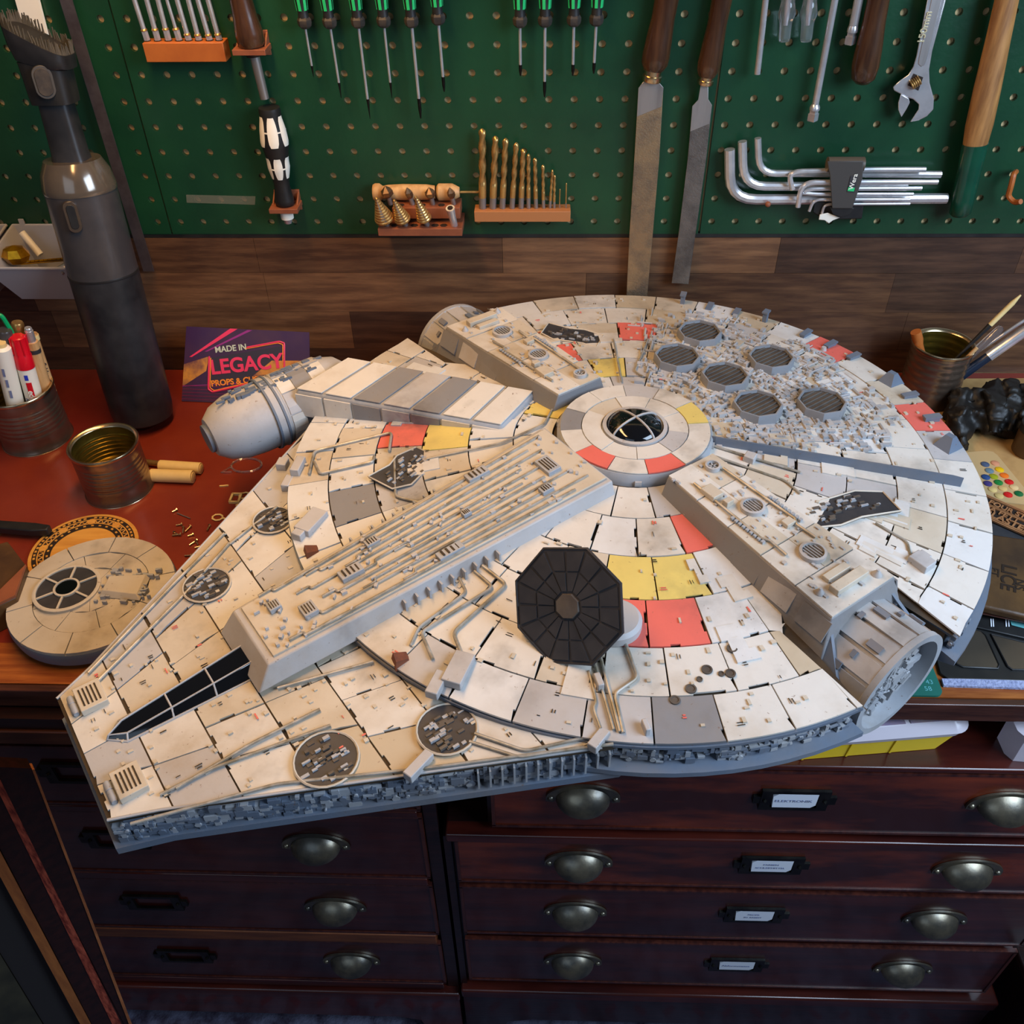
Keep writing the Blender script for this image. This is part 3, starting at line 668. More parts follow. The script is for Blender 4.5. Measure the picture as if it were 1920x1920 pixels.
hexkey([(1517,396),(1526,374),(1706,374)], .0018, 'very thin hex key near the bottom of the clip', WY-.026)
hexkey([(1541,400),(1546,383),(1706,382)], .0016, 'thinnest hex key at the bottom of the clip', WY-.026)
t = thing('key_clip', 'dark grey plastic clip holding the hex keys together', 'clip', wy(1582,400,WY-.02))
part('front_plate', wp([(1551,302),(1619,302),(1617,335),(1598,391),(1560,391),(1556,330)], WY-.036, WY-.031), mat('clip_grey', rgb(66,62,58), .5), t, bevel=.0008)
part('top_roll', MB().cyl(wy(1551,308,WY-.027), wy(1619,308,WY-.027), .0078, n=18), mat('clip_brown_grey', rgb(86,74,60), .45), t)
part('lower_body', wp([(1527,378),(1620,380),(1616,410),(1545,412),(1524,398)], WY-.024, WY-.004), K['black'], t, bevel=.001)
part('white_tab', wp([(1537,402),(1552,399),(1575,408),(1562,413),(1554,419),(1546,413),(1535,412)], WY-.030, WY-.0245), K['white'], t, bevel=.0006)
part('lower_lip', wp([(1556,388),(1602,390),(1594,402),(1578,408),(1562,402)], WY-.034, WY-.031), K['black'], t, bevel=.0005)
part('logo_patch', wp([(1595,330),(1608,331),(1602,361),(1588,360)], WY-.0366, WY-.036), K['char'], t, smooth=False)
part('logo_square', wp([(1591,351),(1603,352),(1601,359),(1589,358)], WY-.0369, WY-.0366), K['lime'], t, smooth=False)
o1 = wy(1600,341,WY-.0369); dd = wy(1603,333,WY-.0369)-wy(1598,349,WY-.0369); dd.y = 0
text('logo_lettering', 'Wera', .0075, o1, dd, V((0,-1,0)).cross(dd.normalized()), K['white'], t, thick=.0001, bold=.0001)
solo('wall_peg', MB().tube([wy(1440,383,WY-.024), V((wy(1440,383,WY).x,WY+.004,wy(1440,383,WY).z))], .0026, 8).ell(wy(1440,383,WY-.024), (.0033,.0033,.0033), 10, 6), K['brownp'], 'small brown peg under the largest hex key', 'peg')
hp = [wy(1905,322,WY-.006), wy(1901,326,WY-.020), wy(1896,348,WY-.022), wy(1890,368,WY-.020), wy(1902,380,WY-.026), wy(1914,378,WY-.034)]
solo('wall_hook', MB().tube(cpath(hp,.004), .0030, 8), K['orange'], 'orange brown plastic hook on the panel at the right edge', 'hook')
# drill rack
t = thing('drill_rack', 'brown rack on the panel holding a row of gold twist drills', 'rack', wy(980,418,WY-.01))
a = wy(889,397,WY-.022); b = wy(1070,396,WY-.022); zt = a.z
part('block', MB().box(a.x,WY-.022,zt-.0125,b.x,WY-.0004,zt), mat('tan_rack', rgb(172,112,66), .55), t, bevel=.0006)
dd = [(905,395,904,241,.0046),(924,395,929,255,.0043),(942,395,948,259,.0038),(960,394,968,267,.0034),(977,394,981,279,.0034),(991,394,991,288,.0026),(1005,394,1003,296,.0026),(1019,393,1018,309,.0022),(1031,393,1036,318,.0018),(1039,393,1040,328,.0017),(1049,393,1050,354,.0007),(1061,393,1062,343,.0008)]
nm = ['largest, at the left end','second largest','third from the left','fourth from the left','fifth from the left','sixth from the left','seventh from the left','eighth from the left','ninth from the left, leaning','tenth, touching the leaning one','shortest hair thin','last one, hair thin, at the right end']
for (u,v,tu,tv,r_), l_ in zip(dd, nm):
    a = wy(u,v,WY-.012); a.z = zt; b = wy(tu,tv,WY-.012); d = (b-a).normalized(); L = (b-a).length
    q = thing('twist_drill', 'gold twist drill bit in the brown rack, '+l_, 'drill bit', a, 'twist drills in the rack')
    part('shank', MB().cyl(a+V((0,0,.0002)), a+d*min(.013,L*.2), r_*.92, n=12), K['steel'], q)
    fl_ = MB(); s0 = min(.013,L*.2); x, y, z = frame(d); n = 40; m = 10; vs = []; fs = []; turns = (L-s0)/(r_*11)
    fst = .22 if r_ > .0012 else 1
    for i in range(n+1):
        tt = i/n; h = s0+(L-s0)*tt; tw = 2*math.pi*turns*max(0,(tt-fst)/(1-fst)) if fst < 1 else 0
        tap = 1 if tt < .965 else max(.25,1-(tt-.965)/.035*.8)
        for k in range(m):
            aa = 2*math.pi*k/m; e = 1 if tt < fst else (.62+.38*abs(math.cos(aa)))
            vs.append(a+z*h+(x*math.cos(aa+tw)+y*math.sin(aa+tw))*(r_*e*tap))
    for i in range(n):
        for k in range(m): fs.append((i*m+k,i*m+(k+1)%m,(i+1)*m+(k+1)%m,(i+1)*m+k))
    fs.append(tuple(n*m+k for k in range(m))); fl_.add(vs, fs)
    part('flutes', fl_, K['brass'], q, sharp=60)
# two tier rack of step drills and countersinks
t = thing('stepped_rack', 'two tier brown rack with step drills and countersinks', 'rack', wy(785,440,WY-.02))
a = wy(735,390,WY-.030); b = wy(862,388,WY-.030)
part('upper_tier', MB().box(a.x,WY-.030,a.z-.013,b.x,WY-.0004,a.z), K['brownp'], t, bevel=.0006)
c = wy(708,429,WY-.046); e = wy(866,427,WY-.046)
part('lower_tier', MB().box(c.x,WY-.046,c.z-.009,e.x,WY-.0004,c.z), K['brownp'], t, bevel=.0006)
hb = MB()
for u in (740,777,816,832): hb.lathe([(.0045,0),(.0045,.0003)], V((wy(u,423,WY-.037).x,WY-.037,c.z+.0001)), (0,0,1), 6)
for u in (752,792,828): hb.lathe([(.0042,0),(.0042,.0003)], V((wy(u,386,WY-.022).x,WY-.022,a.z+.0001)), (0,0,1), 6)
part('empty_sockets', hb, K['burnt'], t, smooth=False)
for i, (u,v,tu,tv,rr_) in enumerate([(726,424,705,370,.0105),(761,426,738,374,.0088),(801,425,779,368,.0080)]):
    p = wy(u,v,WY-.037); p.z = c.z; q = wy(tu,tv,WY-.050); d = (q-p).normalized(); L = (q-p).length
    o = thing('step_drill', 'gold stepped cone drill in the lower tier, '+['leftmost and widest','middle one','right one'][i], 'drill bit', p, 'step drills in the rack')
    part('shank', MB().cyl(p+V((0,0,.0003)), p+d*L*.3, .0032, n=12), K['steel'], o)
    pr = []; ns = 10
    for k in range(ns):
        r1 = rr_*(1-k/ns)*1.0+.0008; h0 = L*(.24+.76*k/ns); pr += [(r1,h0),(r1,h0+L*.05)]
    part('cone', MB().lathe([(.003,L*.2)]+pr+[(.0004,L)], p, d, 20), K['brass'], o, sharp=25)
    part('flute', MB().prism([p+d*L*.25+V((-.001,-rr_*.95,0)),p+d*L*.25+V((.004,-rr_*.9,0)),p+d*L*.98+V((.0,-.0012,0))],[p+d*L*.25+V((-.001,-rr_*1.03,0)),p+d*L*.25+V((.004,-rr_*1.0,0)),p+d*L*.98+V((.0,-.0018,0))]), K['steel'], o, smooth=False)
for i, (u,v,tu,tv) in enumerate([(733,386,722,349),(774,387,763,352),(812,387,804,352),(851,388,843,352)]):
    p = wy(u,v,WY-.020); p.z = a.z; q = wy(tu,tv,WY-.024); d = (q-p).normalized(); L = (q-p).length; rr_ = (.0070,.0045,.0062,.0045)[i]
    o = thing('countersink', 'countersink bit in the upper tier of the brown rack, '+['leftmost','second from left','third from left','rightmost, beside the socket bit'][i], 'drill bit', p, 'countersinks in the rack')
    part('shank', MB().cyl(p+V((0,0,.0003)), p+d*L*.5, .0028, n=12), K['steel'], o)
    part('head', MB().lathe([(.003,L*.4),(rr_,L*.55),(rr_,L*.75),(.0006,L)], p, d, 6), mat('bronze_head', rgb(140,112,86), .35, .9), o, sharp=20)
p = wy(852,427,WY-.037); p.z = c.z; q = wy(844,390,WY-.046)
o = thing('socket_bit', 'steel tube socket standing at the right end of the lower tier', 'socket', p)
part('tube', MB().lathe([(.0042,.0003),(.0042,(q-p).length*.5),(.0048,(q-p).length*.8),(.0052,(q-p).length)], p, q-p, 18), K['chrome'], o)
x = (q-p).normalized(); part('bore', MB().lathe([(.0032,0),(.0032,.0004)], q, x, 14), K['burnt'], o)
# pin vise lying on the rack
p = wy(700,366,WY-.010); q = wy(862,367,WY-.010); q.z = p.z = (p.z+q.z)/2; L = (q-p).length; z1 = a.z
p.z = q.z = a.z+.0105
o = thing('pin_vise', 'turned pale wooden pin vise with small gold drill lying behind the step drills', 'hand drill', p)
part('handle', MB().lathe([(.0,0),(.0085,.0005),(.0098,.003),(.0098,.008),(.007,.012),(.0082,.018),(.0090,L*.35),(.0086,L*.62),(.0072,L*.72)], p, q-p, 20), K['pine'], o)
part('collet', MB().lathe([(.0072,L*.74),(.0095,L*.76),(.0095,L*.92),(.0055,L)], p, q-p, 20), K['pine'], o)
part('drill', MB().lathe([(.0014,L),(.0013,L+.022),(.0004,L+.024)], p, q-p, 8), K['brass'], o)
for s_ in (): pass
# ================================================================== left side of the desk
P0 = az(262,752,.030); P1 = ay(66,52,.975)
ax_ = (P1-P0).normalized()
t = thing('handheld_vacuum', 'tall black handheld vacuum cleaner with brush nozzle leaning against the wall', 'vacuum cleaner', (P0.x,P0.y,0))
def vt(v): return (online(P0,P1,v)-P0).length*(1 if proj(P0)[1] > v else -1)
h1, h2, h3 = vt(510), vt(352), vt(306)
part('lower_body', MB().lathe([(.0,-.024),(.028,-.024),(.0355,-.019),(.037,-.008),(.0375,.02),(.038,h1)], P0, ax_, 40), K['vac'], t)
part('seam_ring', MB().lathe([(.0383,h1-.001),(.0385,h1),(.0383,h1+.0015)], P0, ax_, 40), K['black'], t)
part('dust_cup', MB().lathe([(.0378,h1+.0015),(.0375,h1+.03),(.0372,h2-.002)], P0, ax_, 40), K['vacg'], t)
part('shoulder', MB().lathe([(.0378,h2-.002),(.0382,h2),(.0378,h2+.004),(.0352,h2+.018),(.029,h2+.030),(.022,h3+.004),(.0,h3+.0045)], P0, ax_, 40), K['vacd'], t, sharp=60)
h4, h5, h6 = vt(186), vt(112), vt(92)
x, y, z = frame(ax_, (1,0,0))
def sq(h, a, b): c = P0+ax_*h; n = 20; out = []
def sq(h, a, b, sk=0):
    c = P0+ax_*h; out = []
    for k in range(24):
        an = 2*math.pi*k/24; ca, sa = math.cos(an), math.sin(an); e = .55
        px_ = a*math.copysign(abs(ca)**e, ca); py_ = b*math.copysign(abs(sa)**e, sa)
        out.append(c+x*px_+y*py_+ax_*(sk*px_))
    return out
def loft(rings, m, nm_, lab=None):
    mb = MB(); n = len(rings[0])
    for r_ in rings: mb.v += r_
    for i in range(len(rings)-1):
        for k in range(n): mb.f.append((i*n+k, i*n+(k+1)%n, (i+1)*n+(k+1)%n, (i+1)*n+k))
    mb.f.append(tuple(range(n-1,-1,-1))); mb.f.append(tuple((len(rings)-1)*n+k for k in range(n)))
    return part(nm_, mb, m, t, sharp=50)
loft([sq(h3-.002,.019,.016), sq(h3+.012,.0172,.0145), sq(h4-.004,.0160,.014), sq(h4,.0160,.014)], K['vac'], 'neck')
loft([sq(h4-.003,.0215,.0185), sq(h4+.004,.022,.019), sq(h5-.004,.023,.0195), sq(h5,.0235,.02)], K['black'], 'nozzle_sleeve')
loft([sq(h5-.003,.0240,.0205,-.25), sq(h5+.004,.0275,.022,-.45), sq(h6+.004,.0280,.0225,-.55), sq(h6+.010,.0285,.023,-.55)], K['vac'], 'brush_head')
br = MB()
for k in range(130):
    an = 2*math.pi*k/130; a_, b_ = .0268, .0208; c = P0+ax_*(h6+.009)
    ex = a_*math.copysign(abs(math.cos(an))**.55, math.cos(an)); ey = b_*math.copysign(abs(math.sin(an))**.55, math.sin(an))
    p = c+x*ex+y*ey+ax_*(-.55*ex); br.cyl(p, p+ax_*ru(.008,.012)+x*ru(-.002,.002), .0012, .0006, 5)
part('bristles', br, K['bristle'], t, kind='stuff')
fc = (CAM-P0.lerp(P1,.5)); fc = (fc-ax_*fc.dot(ax_)).normalized(); sd = ax_.cross(fc)
def button(h0, h1_, r_, off, wd, m, nm_, lift=.001, shift=0):
    ps = []
    cen = P0+fc*(r_+lift)+sd*shift
    for k in range(24):
        an = 2*math.pi*k/24; hh = (h1_-h0)/2-wd
        ps.append(cen+ax_*((h0+h1_)/2+math.copysign(hh, math.sin(an))+wd*math.sin(an))+sd*(wd*math.cos(an)))
    part(nm_, MB().prism([p-fc*.006 for p in ps], ps), m, t, sharp=50, bevel=.0004)
button(vt(415), vt(358), .0372, 0, .0070, K['traywell'], 'power_button', .0014, -.015)
button(vt(408), vt(364), .0372, 0, .0042, K['black'], 'power_button_inlay', .0022, -.015)
button(vt(178), vt(116), .0222, 0, .0095, mat('grey_latch', rgb(70,68,66), .4), 'latch_frame', .0006, -.006)
button(vt(173), vt(121), .0222, 0, .0072, K['soft'], 'latch_button', .0016, -.006)
# grey parts bins
def binn(px_top, label, dx=0):
    pass
def pbin(x0, x1, zt, zb, yf, label):
    t = thing('parts_bin', label, 'bin', ((x0+x1)/2,WY-.03,zb)); th = .0022; yb = WY-.002; ins = .014; yfb = yf+.028
    def wall(a, b): part('side_wall', MB().prism(a, b), K['bin'], t, smooth=False)
    T = [(x0,yf,zt-.012),(x1,yf,zt-.012),(x1,yb,zt),(x0,yb,zt)]; B_ = [(x0+ins,yfb,zb),(x1-ins,yfb,zb),(x1-ins,yb,zb),(x0+ins,yb,zb)]
    def inn(p, k): cx_, cy_ = (x0+x1)/2, (yf+yb)/2; return (p[0]+(th if p[0] < cx_ else -th), p[1]+(th if p[1] < cy_ else -th), p[2]+(th if k else 0))
    Ti = [inn(p,0) for p in T]; Bi = [inn(p,1) for p in B_]
    for i in range(4):
        j = (i+1) % 4; wall([T[i],T[j],B_[j],B_[i]], [Ti[i],Ti[j],Bi[j],Bi[i]])
    part('floor_panel', MB().prism(B_, [(p[0],p[1],p[2]+th) for p in B_]), K['bin'], t, smooth=False)
    rim = MB(); ring = [V(p) for p in T]
    for i in range(4): rim.tube([ring[i], ring[(i+1)%4]], .0016, 6)
    part('rim', rim, K['bin'], t)
    for s_ in (.12,.88): part('hanging_lug', MB().box(x0+(x1-x0)*s_-.003,yb-.002,zt-.002,x0+(x1-x0)*s_+.003,yb,zt+.008), K['bin'], t, smooth=False)
    return t
BA = ay(30,422,WY-.002); BB = ay(0,512,WY-.088)
bx0 = BA.x; zt = BA.z
pbin(bx0-.004, bx0+.105, zt, zt-.066, WY-.092, 'grey plastic parts bin hung on the wall behind the vacuum, with gold foil bits')
pbin(bx0-.125, bx0-.012, zt, zt-.066, WY-.092, 'grey plastic parts bin cut by the left picture edge')
zf = zt-.014
def inb(u, v, z_): return az(u, v, z_)
a = inb(41,436,zf+.012); b = inb(76,478,zf-.012)
solo('paper_tube', MB().lathe([(.0042,0),(.0042,(b-a).length)], a, b-a, 14), K['white'], 'short white tube standing in the grey parts bin', 'tube')
a = inb(54,492,zf-.006); b = inb(150,484,zf-.002)
t = thing('foil_strip', 'folded gold foil strip with ridges in the parts bin', 'foil', a.lerp(b,.5)); 
n = (b-a).normalized(); up_ = V((0,.45,.9)); wd = up_.cross(n).normalized()
for i in range(12):
    c0 = a.lerp(b,i/12+.006); c1 = a.lerp(b,(i+1)/12-.006)
    part('ridge', MB().prism([c0-wd*.006,c1-wd*.006,c1+wd*.006,c0+wd*.006],[c0-wd*.005+up_*.002,c1-wd*.005+up_*.002,c1+wd*.005+up_*.002,c0+wd*.005+up_*.002]), K['goldtape'], t, smooth=False)
part('lower_fold', MB().prism([a-wd*.018-up_*.003,b-wd*.018-up_*.003,b-up_*.001,a-up_*.001],[a-wd*.017-up_*.002,b-wd*.017-up_*.002,b,a]), K['goldtape'], t, smooth=False)
c = inb(30,478,zf); 
solo('crumpled_foil', MB().ell(c, (.017,.013,.012), 7, 4), K['goldtape'], 'crumpled gold foil lump at the left of the parts bin', 'foil', smooth=False)
a = inb(112,508,zf-.004); b = inb(142,492,zf)
solo('steel_tube', MB().cyl(a, b, .0055, n=16), K['chrome'], 'short steel tube at the right of the parts bin', 'tube')
# tins
def tin(bx, by, r_, h_, label, ribs=(.30,.80)):
    t = thing('tin_can', label, 'can', (bx,by,0)); P = V((bx,by,0)); n = 44
    pr = [(r_*1.015,.0004),(r_*1.02,.0018),(r_*.985,.003)]; z_ = .003; nr = 6
    pr.append((r_*.985,h_*ribs[0]-.004 if ribs[0] > .2 else h_*.1))
    for k in range(nr*4+1):
        f = k/(nr*4); pr.append((r_*(.972+.012*math.cos(f*nr*2*math.pi)), h_*(ribs[0]+(ribs[1]-ribs[0])*f)))
    pr += [(r_*.985,h_*.9),(r_*.985,h_-.003)]
    part('wall', MB().lathe(pr, P, (0,0,1), n, cap=False), K['tin'], t, sharp=60)
    pi = [(a-.0012,b) for a, b in pr[2:]]
    part('lining', MB().lathe(pi[::-1], P, (0,0,1), n, cap=False), K['tinin'], t, sharp=60)
    part('rim', MB().lathe([(r_*.985-.001,h_-.004),(r_*1.02,h_-.0035),(r_*1.03,h_-.0015),(r_*1.01,h_),(r_*.95,h_-.0002),(r_*.90,h_-.003),(r_*.985-.001,h_-.0042)], P, (0,0,1), n, cap=False), K['tinrim'], t, sharp=60)
    part('base', MB().lathe([(r_*1.02,0),(r_*1.025,.0012),(r_*1.0,.0024)], P, (0,0,1), n), K['tinrim'], t)
    return P
def hfor(bx, by, v):
    a, b = 0, .3
    for _ in range(40):
        m = (a+b)/2
        if proj((bx,by,m))[1] > v: a = m
        else: b = m
    return a
eh = hfor(-.485,.793,830)
tin(-.485,.793,.0375,eh,'empty ribbed tin can standing open on the red desk')
pb = az(72,820,0); ph = hfor(pb.x,pb.y,726)
tin(pb.x,pb.y,.0405,ph,'ribbed tin can full of pens and markers at the left edge')
def stick(nm_, label, cat, base, u, v, y, parts_):
    T = ay(u,v,y); d = (T-base).normalized(); L = (T-base).length
    t = thing(nm_, label, cat, base)
    for pn, prof, m, *rest in parts_:
        part(pn, MB().lathe([(r_, L-h) for r_, h in prof][::-1], base, d, *(rest or [18])), m, t)
    return t, base, d, L
zb = .004
mk, mb0, md, mL = stick('marker', 'red capped thick marker with white barrel in the pen tin', 'marker', V((pb.x+.012,pb.y-.004,zb)), 32,630,pb.y+.0, [
    ('cap', [(.0072,0),(.0084,.001),(.0088,.022),(.0098,.024),(.0102,.040)], K['red']), ('barrel', [(.0098,.0401),(.0098,.115)], K['white'])])
cr_ = MB(); x, y, z = frame(md, (0,-1,0))
for k in range(8):
    an = 2*math.pi*k/8; e = x*math.cos(an)+y*math.sin(an); cr_.cyl(mb0+md*(mL-.001)+e*.0088, mb0+md*(mL-.021)+e*.0090, .0011, n=6)
part('cap_ribs', cr_, K['red'], mk)
o1 = mb0+md*(mL-.074)+x*.0100+y*.002
def curvel(name, s_, size, h, ang0, m, parent, b0, d, L, r_, ex=(0,-1,0), tw=1):
    # lettering running down a barrel
    xx, yy, zz = frame(d, ex); e = xx*math.cos(ang0)+yy*math.sin(ang0); sdv = d.cross(e)
    return text(name, s_, size, b0+d*(L-h)+e*(r_+.0004), -d, sdv*-1 if tw < 0 else e.cross(-d), m, parent, thick=.00015, bold=.0002)
xx, yy, zz = frame(md, (0,-1,0))
lb = MB()
for k in range(6):
    an = .05+.1*k; e0 = xx*math.cos(an)+yy*math.sin(an); e1 = xx*math.cos(an+.1)+yy*math.sin(an+.1)
    lb.add([mb0+md*(mL-.056)+e0*.0101, mb0+md*(mL-.056)+e1*.0101, mb0+md*(mL-.110)+e1*.0101, mb0+md*(mL-.110)+e0*.0101], [(0,1,2,3)])
part('red_label', lb, K['red'], mk)
lb = MB()
for k in range(4):
    an = .05+.1*k; e0 = xx*math.cos(an)+yy*math.sin(an); e1 = xx*math.cos(an+.1)+yy*math.sin(an+.1)
    lb.add([mb0+md*(mL-.046)+e0*.0101, mb0+md*(mL-.046)+e1*.0101, mb0+md*(mL-.053)+e1*.0101, mb0+md*(mL-.053)+e0*.0101], [(0,1,2,3)])
part('blue_mark', lb, mat('blue_ink', rgb(40,60,180), .5), mk)
curvel('lettering', 'edding', .0092, .079, .33, K['white'], mk, mb0, md, mL, .0101)
curvel('lettering', 'No', .006, .082, -.35, K['ink'], mk, mb0, md, mL, .0099)
gt, g0, gd, gL = stick('glue_tube', 'white tube with small blue print at the left edge of the pen tin', 'tube', V((pb.x-.012,pb.y-.010,zb)), 2,648,pb.y-.012, [
    ('body', [(.0060,0),(.0098,.003),(.0102,.10)], K['white']), ('cap', [(.0058,-.004),(.0062,.0005)], K['cream'])])
for i, hh in enumerate((.03,.045,.06)): curvel('small_print', 'IIIIIIIIIIII', .0035, hh, .1+.1*i, K['ink'], gt, g0, gd, gL, .0101)
pn, p0_, pd, pL = stick('click_pen', 'pale wooden click pen with metal tip in the pen tin', 'pen', V((pb.x+.022,pb.y+.010,zb)), 52,614,pb.y+.012, [
    ('clicker', [(.0035,0),(.0042,.001),(.0042,.004)], K['chrome']), ('metal_top', [(.0048,.004),(.0048,.018)], K['chrome']), ('barrel', [(.0066,.018),(.0069,.11)], K['pine'])])
part('dark_band', MB().lathe([(.0070,pL-.032),(.0070,pL-.027)], p0_, pd, 18), K['char'], pn)
wp_, w0_, wd_, wL = stick('wooden_pencil', 'pale wooden pen with script lettering at the back of the pen tin', 'pen', V((pb.x+.026,pb.y+.016,zb)), 60,625,pb.y+.026, [
    ('barrel', [(.0055,0),(.0058,.003),(.0062,.11)], K['pine']), ('clip', [(.0066,.002),(.0066,.008)], K['cream'])])
curvel('lettering', 'Schlesswig', .0075, .052, .75, K['char'], wp_, w0_, wd_, wL, .0064)
stick('brown_brush', 'yellow brown brush handle behind the red marker', 'brush', V((pb.x-.002,pb.y+.014,zb)), 32,604,pb.y+.018, [('handle', [(.0058,0),(.0068,.002),(.0068,.012),(.006,.05),(.005,.1)], K['brass'])])
stick('grey_marker', 'dark grey marker behind the white tube in the pen tin', 'marker', V((pb.x-.016,pb.y+.002,zb)), 8,618,pb.y, [('barrel', [(.0066,0),(.0078,.002),(.0078,.1)], K['vacg'])])
gp = [ay(-8,592,pb.y+.006), ay(2,590,pb.y+.006), ay(24,625,pb.y+.006), ay(34,690,pb.y+.006)]
solo('tweezer_handle', MB().tube(cpath(gp,.006), .0026, 8), mat('green_handle', rgb(0,150,90), .35), 'bright green bent tool handle at the left of the pen tin', 'tool')
# cream rods and black rod
def rod(u0,v0,u1,v1,r_,m,name,label,z_=None,hole=True,group=None):
    z_ = r_ if z_ is None else z_
    a = az(u0,v0,z_); b = az(u1,v1,z_); t = thing(name, label, 'rod', a.lerp(b,.5)-V((0,0,r_)), group)
    part('barrel', MB().cyl(a, b, r_, n=24), m, t, bevel=.0003)
    if hole: part('end_hole', MB().lathe([(r_*.42,0),(r_*.42,.0004)], b, b-a, 12), K['burnt'], t); part('end_ring', MB().lathe([(r_*.72,0),(r_*.72,.0006),(r_*.66,.0008)], b, b-a, 16), m, t)
rod(300,873,377,878,.0068,K['cream'],'cream_roller','cream plastic roller behind the other one')
rod(284,891,362,894,.0076,K['cream'],'cream_roller','cream plastic roller nearer the viewer')
rod(268,866,300,870,.0038,K['brass'],'thin_black_rod','thin dark rod poking out beside the cream rollers',.0042,False)
# card leaning at the wall
cw = .125; pa = az(343,754,0); 
c_bl, c_br = az(341,752,.0004), az(583,762,.0004)
tl = ay(350,612,c_bl.y+.045); tr = ay(580,623,c_br.y+.045)
exx = (c_br-c_bl); eyy = (tl-c_bl); t = thing('greeting_card', 'dark violet card with neon pink lettering leaning against the wooden board', 'card', c_bl.lerp(c_br,.5))
nz = exx.cross(eyy).normalized()
if nz.dot(CAM-c_bl) < 0: nz = -nz
def cpt(s_, u_, k=0): return c_bl.lerp(c_br,s_).lerp(tl.lerp(tr,s_),u_) + nz*k
part('sheet', MB().prism([cpt(0,0),cpt(1,0),cpt(1,1),cpt(0,1)],[cpt(0,0,.0008),cpt(1,0,.0008),cpt(1,1,.0008),cpt(0,1,.0008)]), K['card'], t, smooth=False)
def cq(name, pts_, m, k): part(name, MB().prism([cpt(a,b,.0008) for a,b in pts_],[cpt(a,b,k) for a,b in pts_]), m, t, smooth=False)
cq('amber_patch', [(.0,.2),(.18,.42),(.2,.62),(.0,.5)], K['glow'], .0010)
cq('amber_patch', [(.55,.38),(1,.5),(1,.62),(.7,.6)], K['glow'], .0010)
cq('pink_ray', [(.04,.60),(.36,1),(.42,1),(.06,.60)], K['neon'], .0011)
cq('violet_ray', [(.16,.68),(.5,.99),(.54,.99),(.18,.68)], mat('print_violet', rgb(150,50,130), .4), .0011)
for q in range(5): cq('grid_line', [(.0,.03+.045*q),(.95,.03+.045*q),(.95,.036+.045*q),(.0,.036+.045*q)], mat('print_dim_pink', rgb(130,40,80), .4) if q == 0 else bpy.data.materials['print_dim_pink'], .00105)
cq('grid_line', [(.0,.2),(.9,.34),(.9,.35),(.0,.21)], bpy.data.materials['print_violet'], .00105)
mbx = [(.19,.14),(.79,.44),(.80,.86),(.55,.80),(.22,.63)]
def frame_line(pts_, wd, m, nm_, k):
    P_ = smoothp([cpt(a,b,k) for a,b in pts_], 3, .12); part(nm_, MB().tube(P_, wd, 6), m, t)
fr_ = [(.20,.62),(.205,.18),(.24,.14),(.78,.40),(.80,.50),(.80,.84),(.76,.86),(.50,.76)]
frame_line(fr_, .0012, K['neon'], 'neon_frame', .0012)
frame_line([(a+(.012 if a < .5 else -.012),b+(.02 if b < .5 else -.02)) for a, b in fr_], .0007, K['neono'], 'neon_frame_inner', .0012)
cq('lettering_ground', [(.215,.60),(.22,.20),(.78,.46),(.78,.80)], K['cardk'], .00095)
exn = exx.normalized(); eyn = (tl-c_bl); eyn = (eyn-exn*eyn.dot(exn)).normalized()
rt_ = Matrix.Rotation(math.radians(7.5), 3, nz)
ex2, ey2 = rt_ @ exn, rt_ @ eyn
text('lettering', 'MADE IN', .0105, cpt(.37,.735,.0014), ex2, ey2, K['cardw'], t, bold=.0002)
text('lettering', 'LEGACY', .0255, cpt(.50,.53,.0014), ex2, ey2, K['neon'], t, bold=.0007, kx=1.02)
text('lettering', 'PROPS & CUSTOMS', .0105, cpt(.49,.315,.0014), ex2, ey2, K['neono'], t, bold=.0003)
# scattered bits
sc = [(323,960,.8),(330,985,.3),(343,1000,1.8),(352,1005,.5),(337,1004,2.6),(323,1004,.2),(347,997,1.2),(388,995,1.5),(355,1022,.9),(372,1022,2.2),(346,1042,.1),(365,1027,.4)]
SCL = ['farthest of all, by the empty tin side','just below the wire offcut','right one of the middle clump','lower right of the middle clump','standing apart at the middle clump bottom','leftmost of all','topmost of the middle clump','rightmost, alone near the hull edge','left of the lower close pair','right of the lower close pair','nearest the spare hull disc','just above the lower close pair']
for i, (u,v,a) in enumerate(sc):
    P = az(u,v,.0015); d = V((math.cos(a),math.sin(a),0)); L = ru(.004,.009)
    solo('tiny_screw', MB().lathe([(.0009,0),(.0009,L),(.0021,L+.0004),(.0021,L+.0014),(.0008,L+.0019)], P, d, 8), K['tinrim'], 'tiny loose brass screw on the red desk, '+SCL[i], 'screw', 'loose tiny screws')
P = az(332,962,.0012); Q = az(357,972,.0012)
solo('wire_offcut', MB().tube([P,Q], .0006, 5), K['steel'], 'thin bent wire offcut beside the tiny screws', 'wire')
solo('sprue_offcut', MB().ob(az(420,911,.001), (.010,.0016,.0016), (0,0,.15)), K['cream'], 'single short cream offcut lying alone near the clear ring', 'offcut')
def key_(u0,v0,u1,v1,label):
    a = az(u0,v0,.0012); b = az(u1,v1,.0012); mb = MB(); d = (b-a).normalized(); s_ = V((-d.y,d.x,0))
    mb.tube([a+d*.006*math.cos(k*math.pi/4)+s_*.005*math.sin(k*math.pi/4) for k in range(9)], .0011, 5); mb.tube([a+d*.006, b], .0012, 5); mb.ob(b-d*.006+s_*.0025, (.003,.004,.0018), (0,0,math.atan2(d.y,d.x)))
    solo('cut_out_part', mb, K['cream'], label, 'model part', 'small cream model parts')
key_(458,929,494,911,'cream model part with eye, upper one near the hull edge'); key_(408,970,440,975,'cream model part with eye, lying below the others near the hull edge')
mb = MB(); c = az(442,934,.0015)
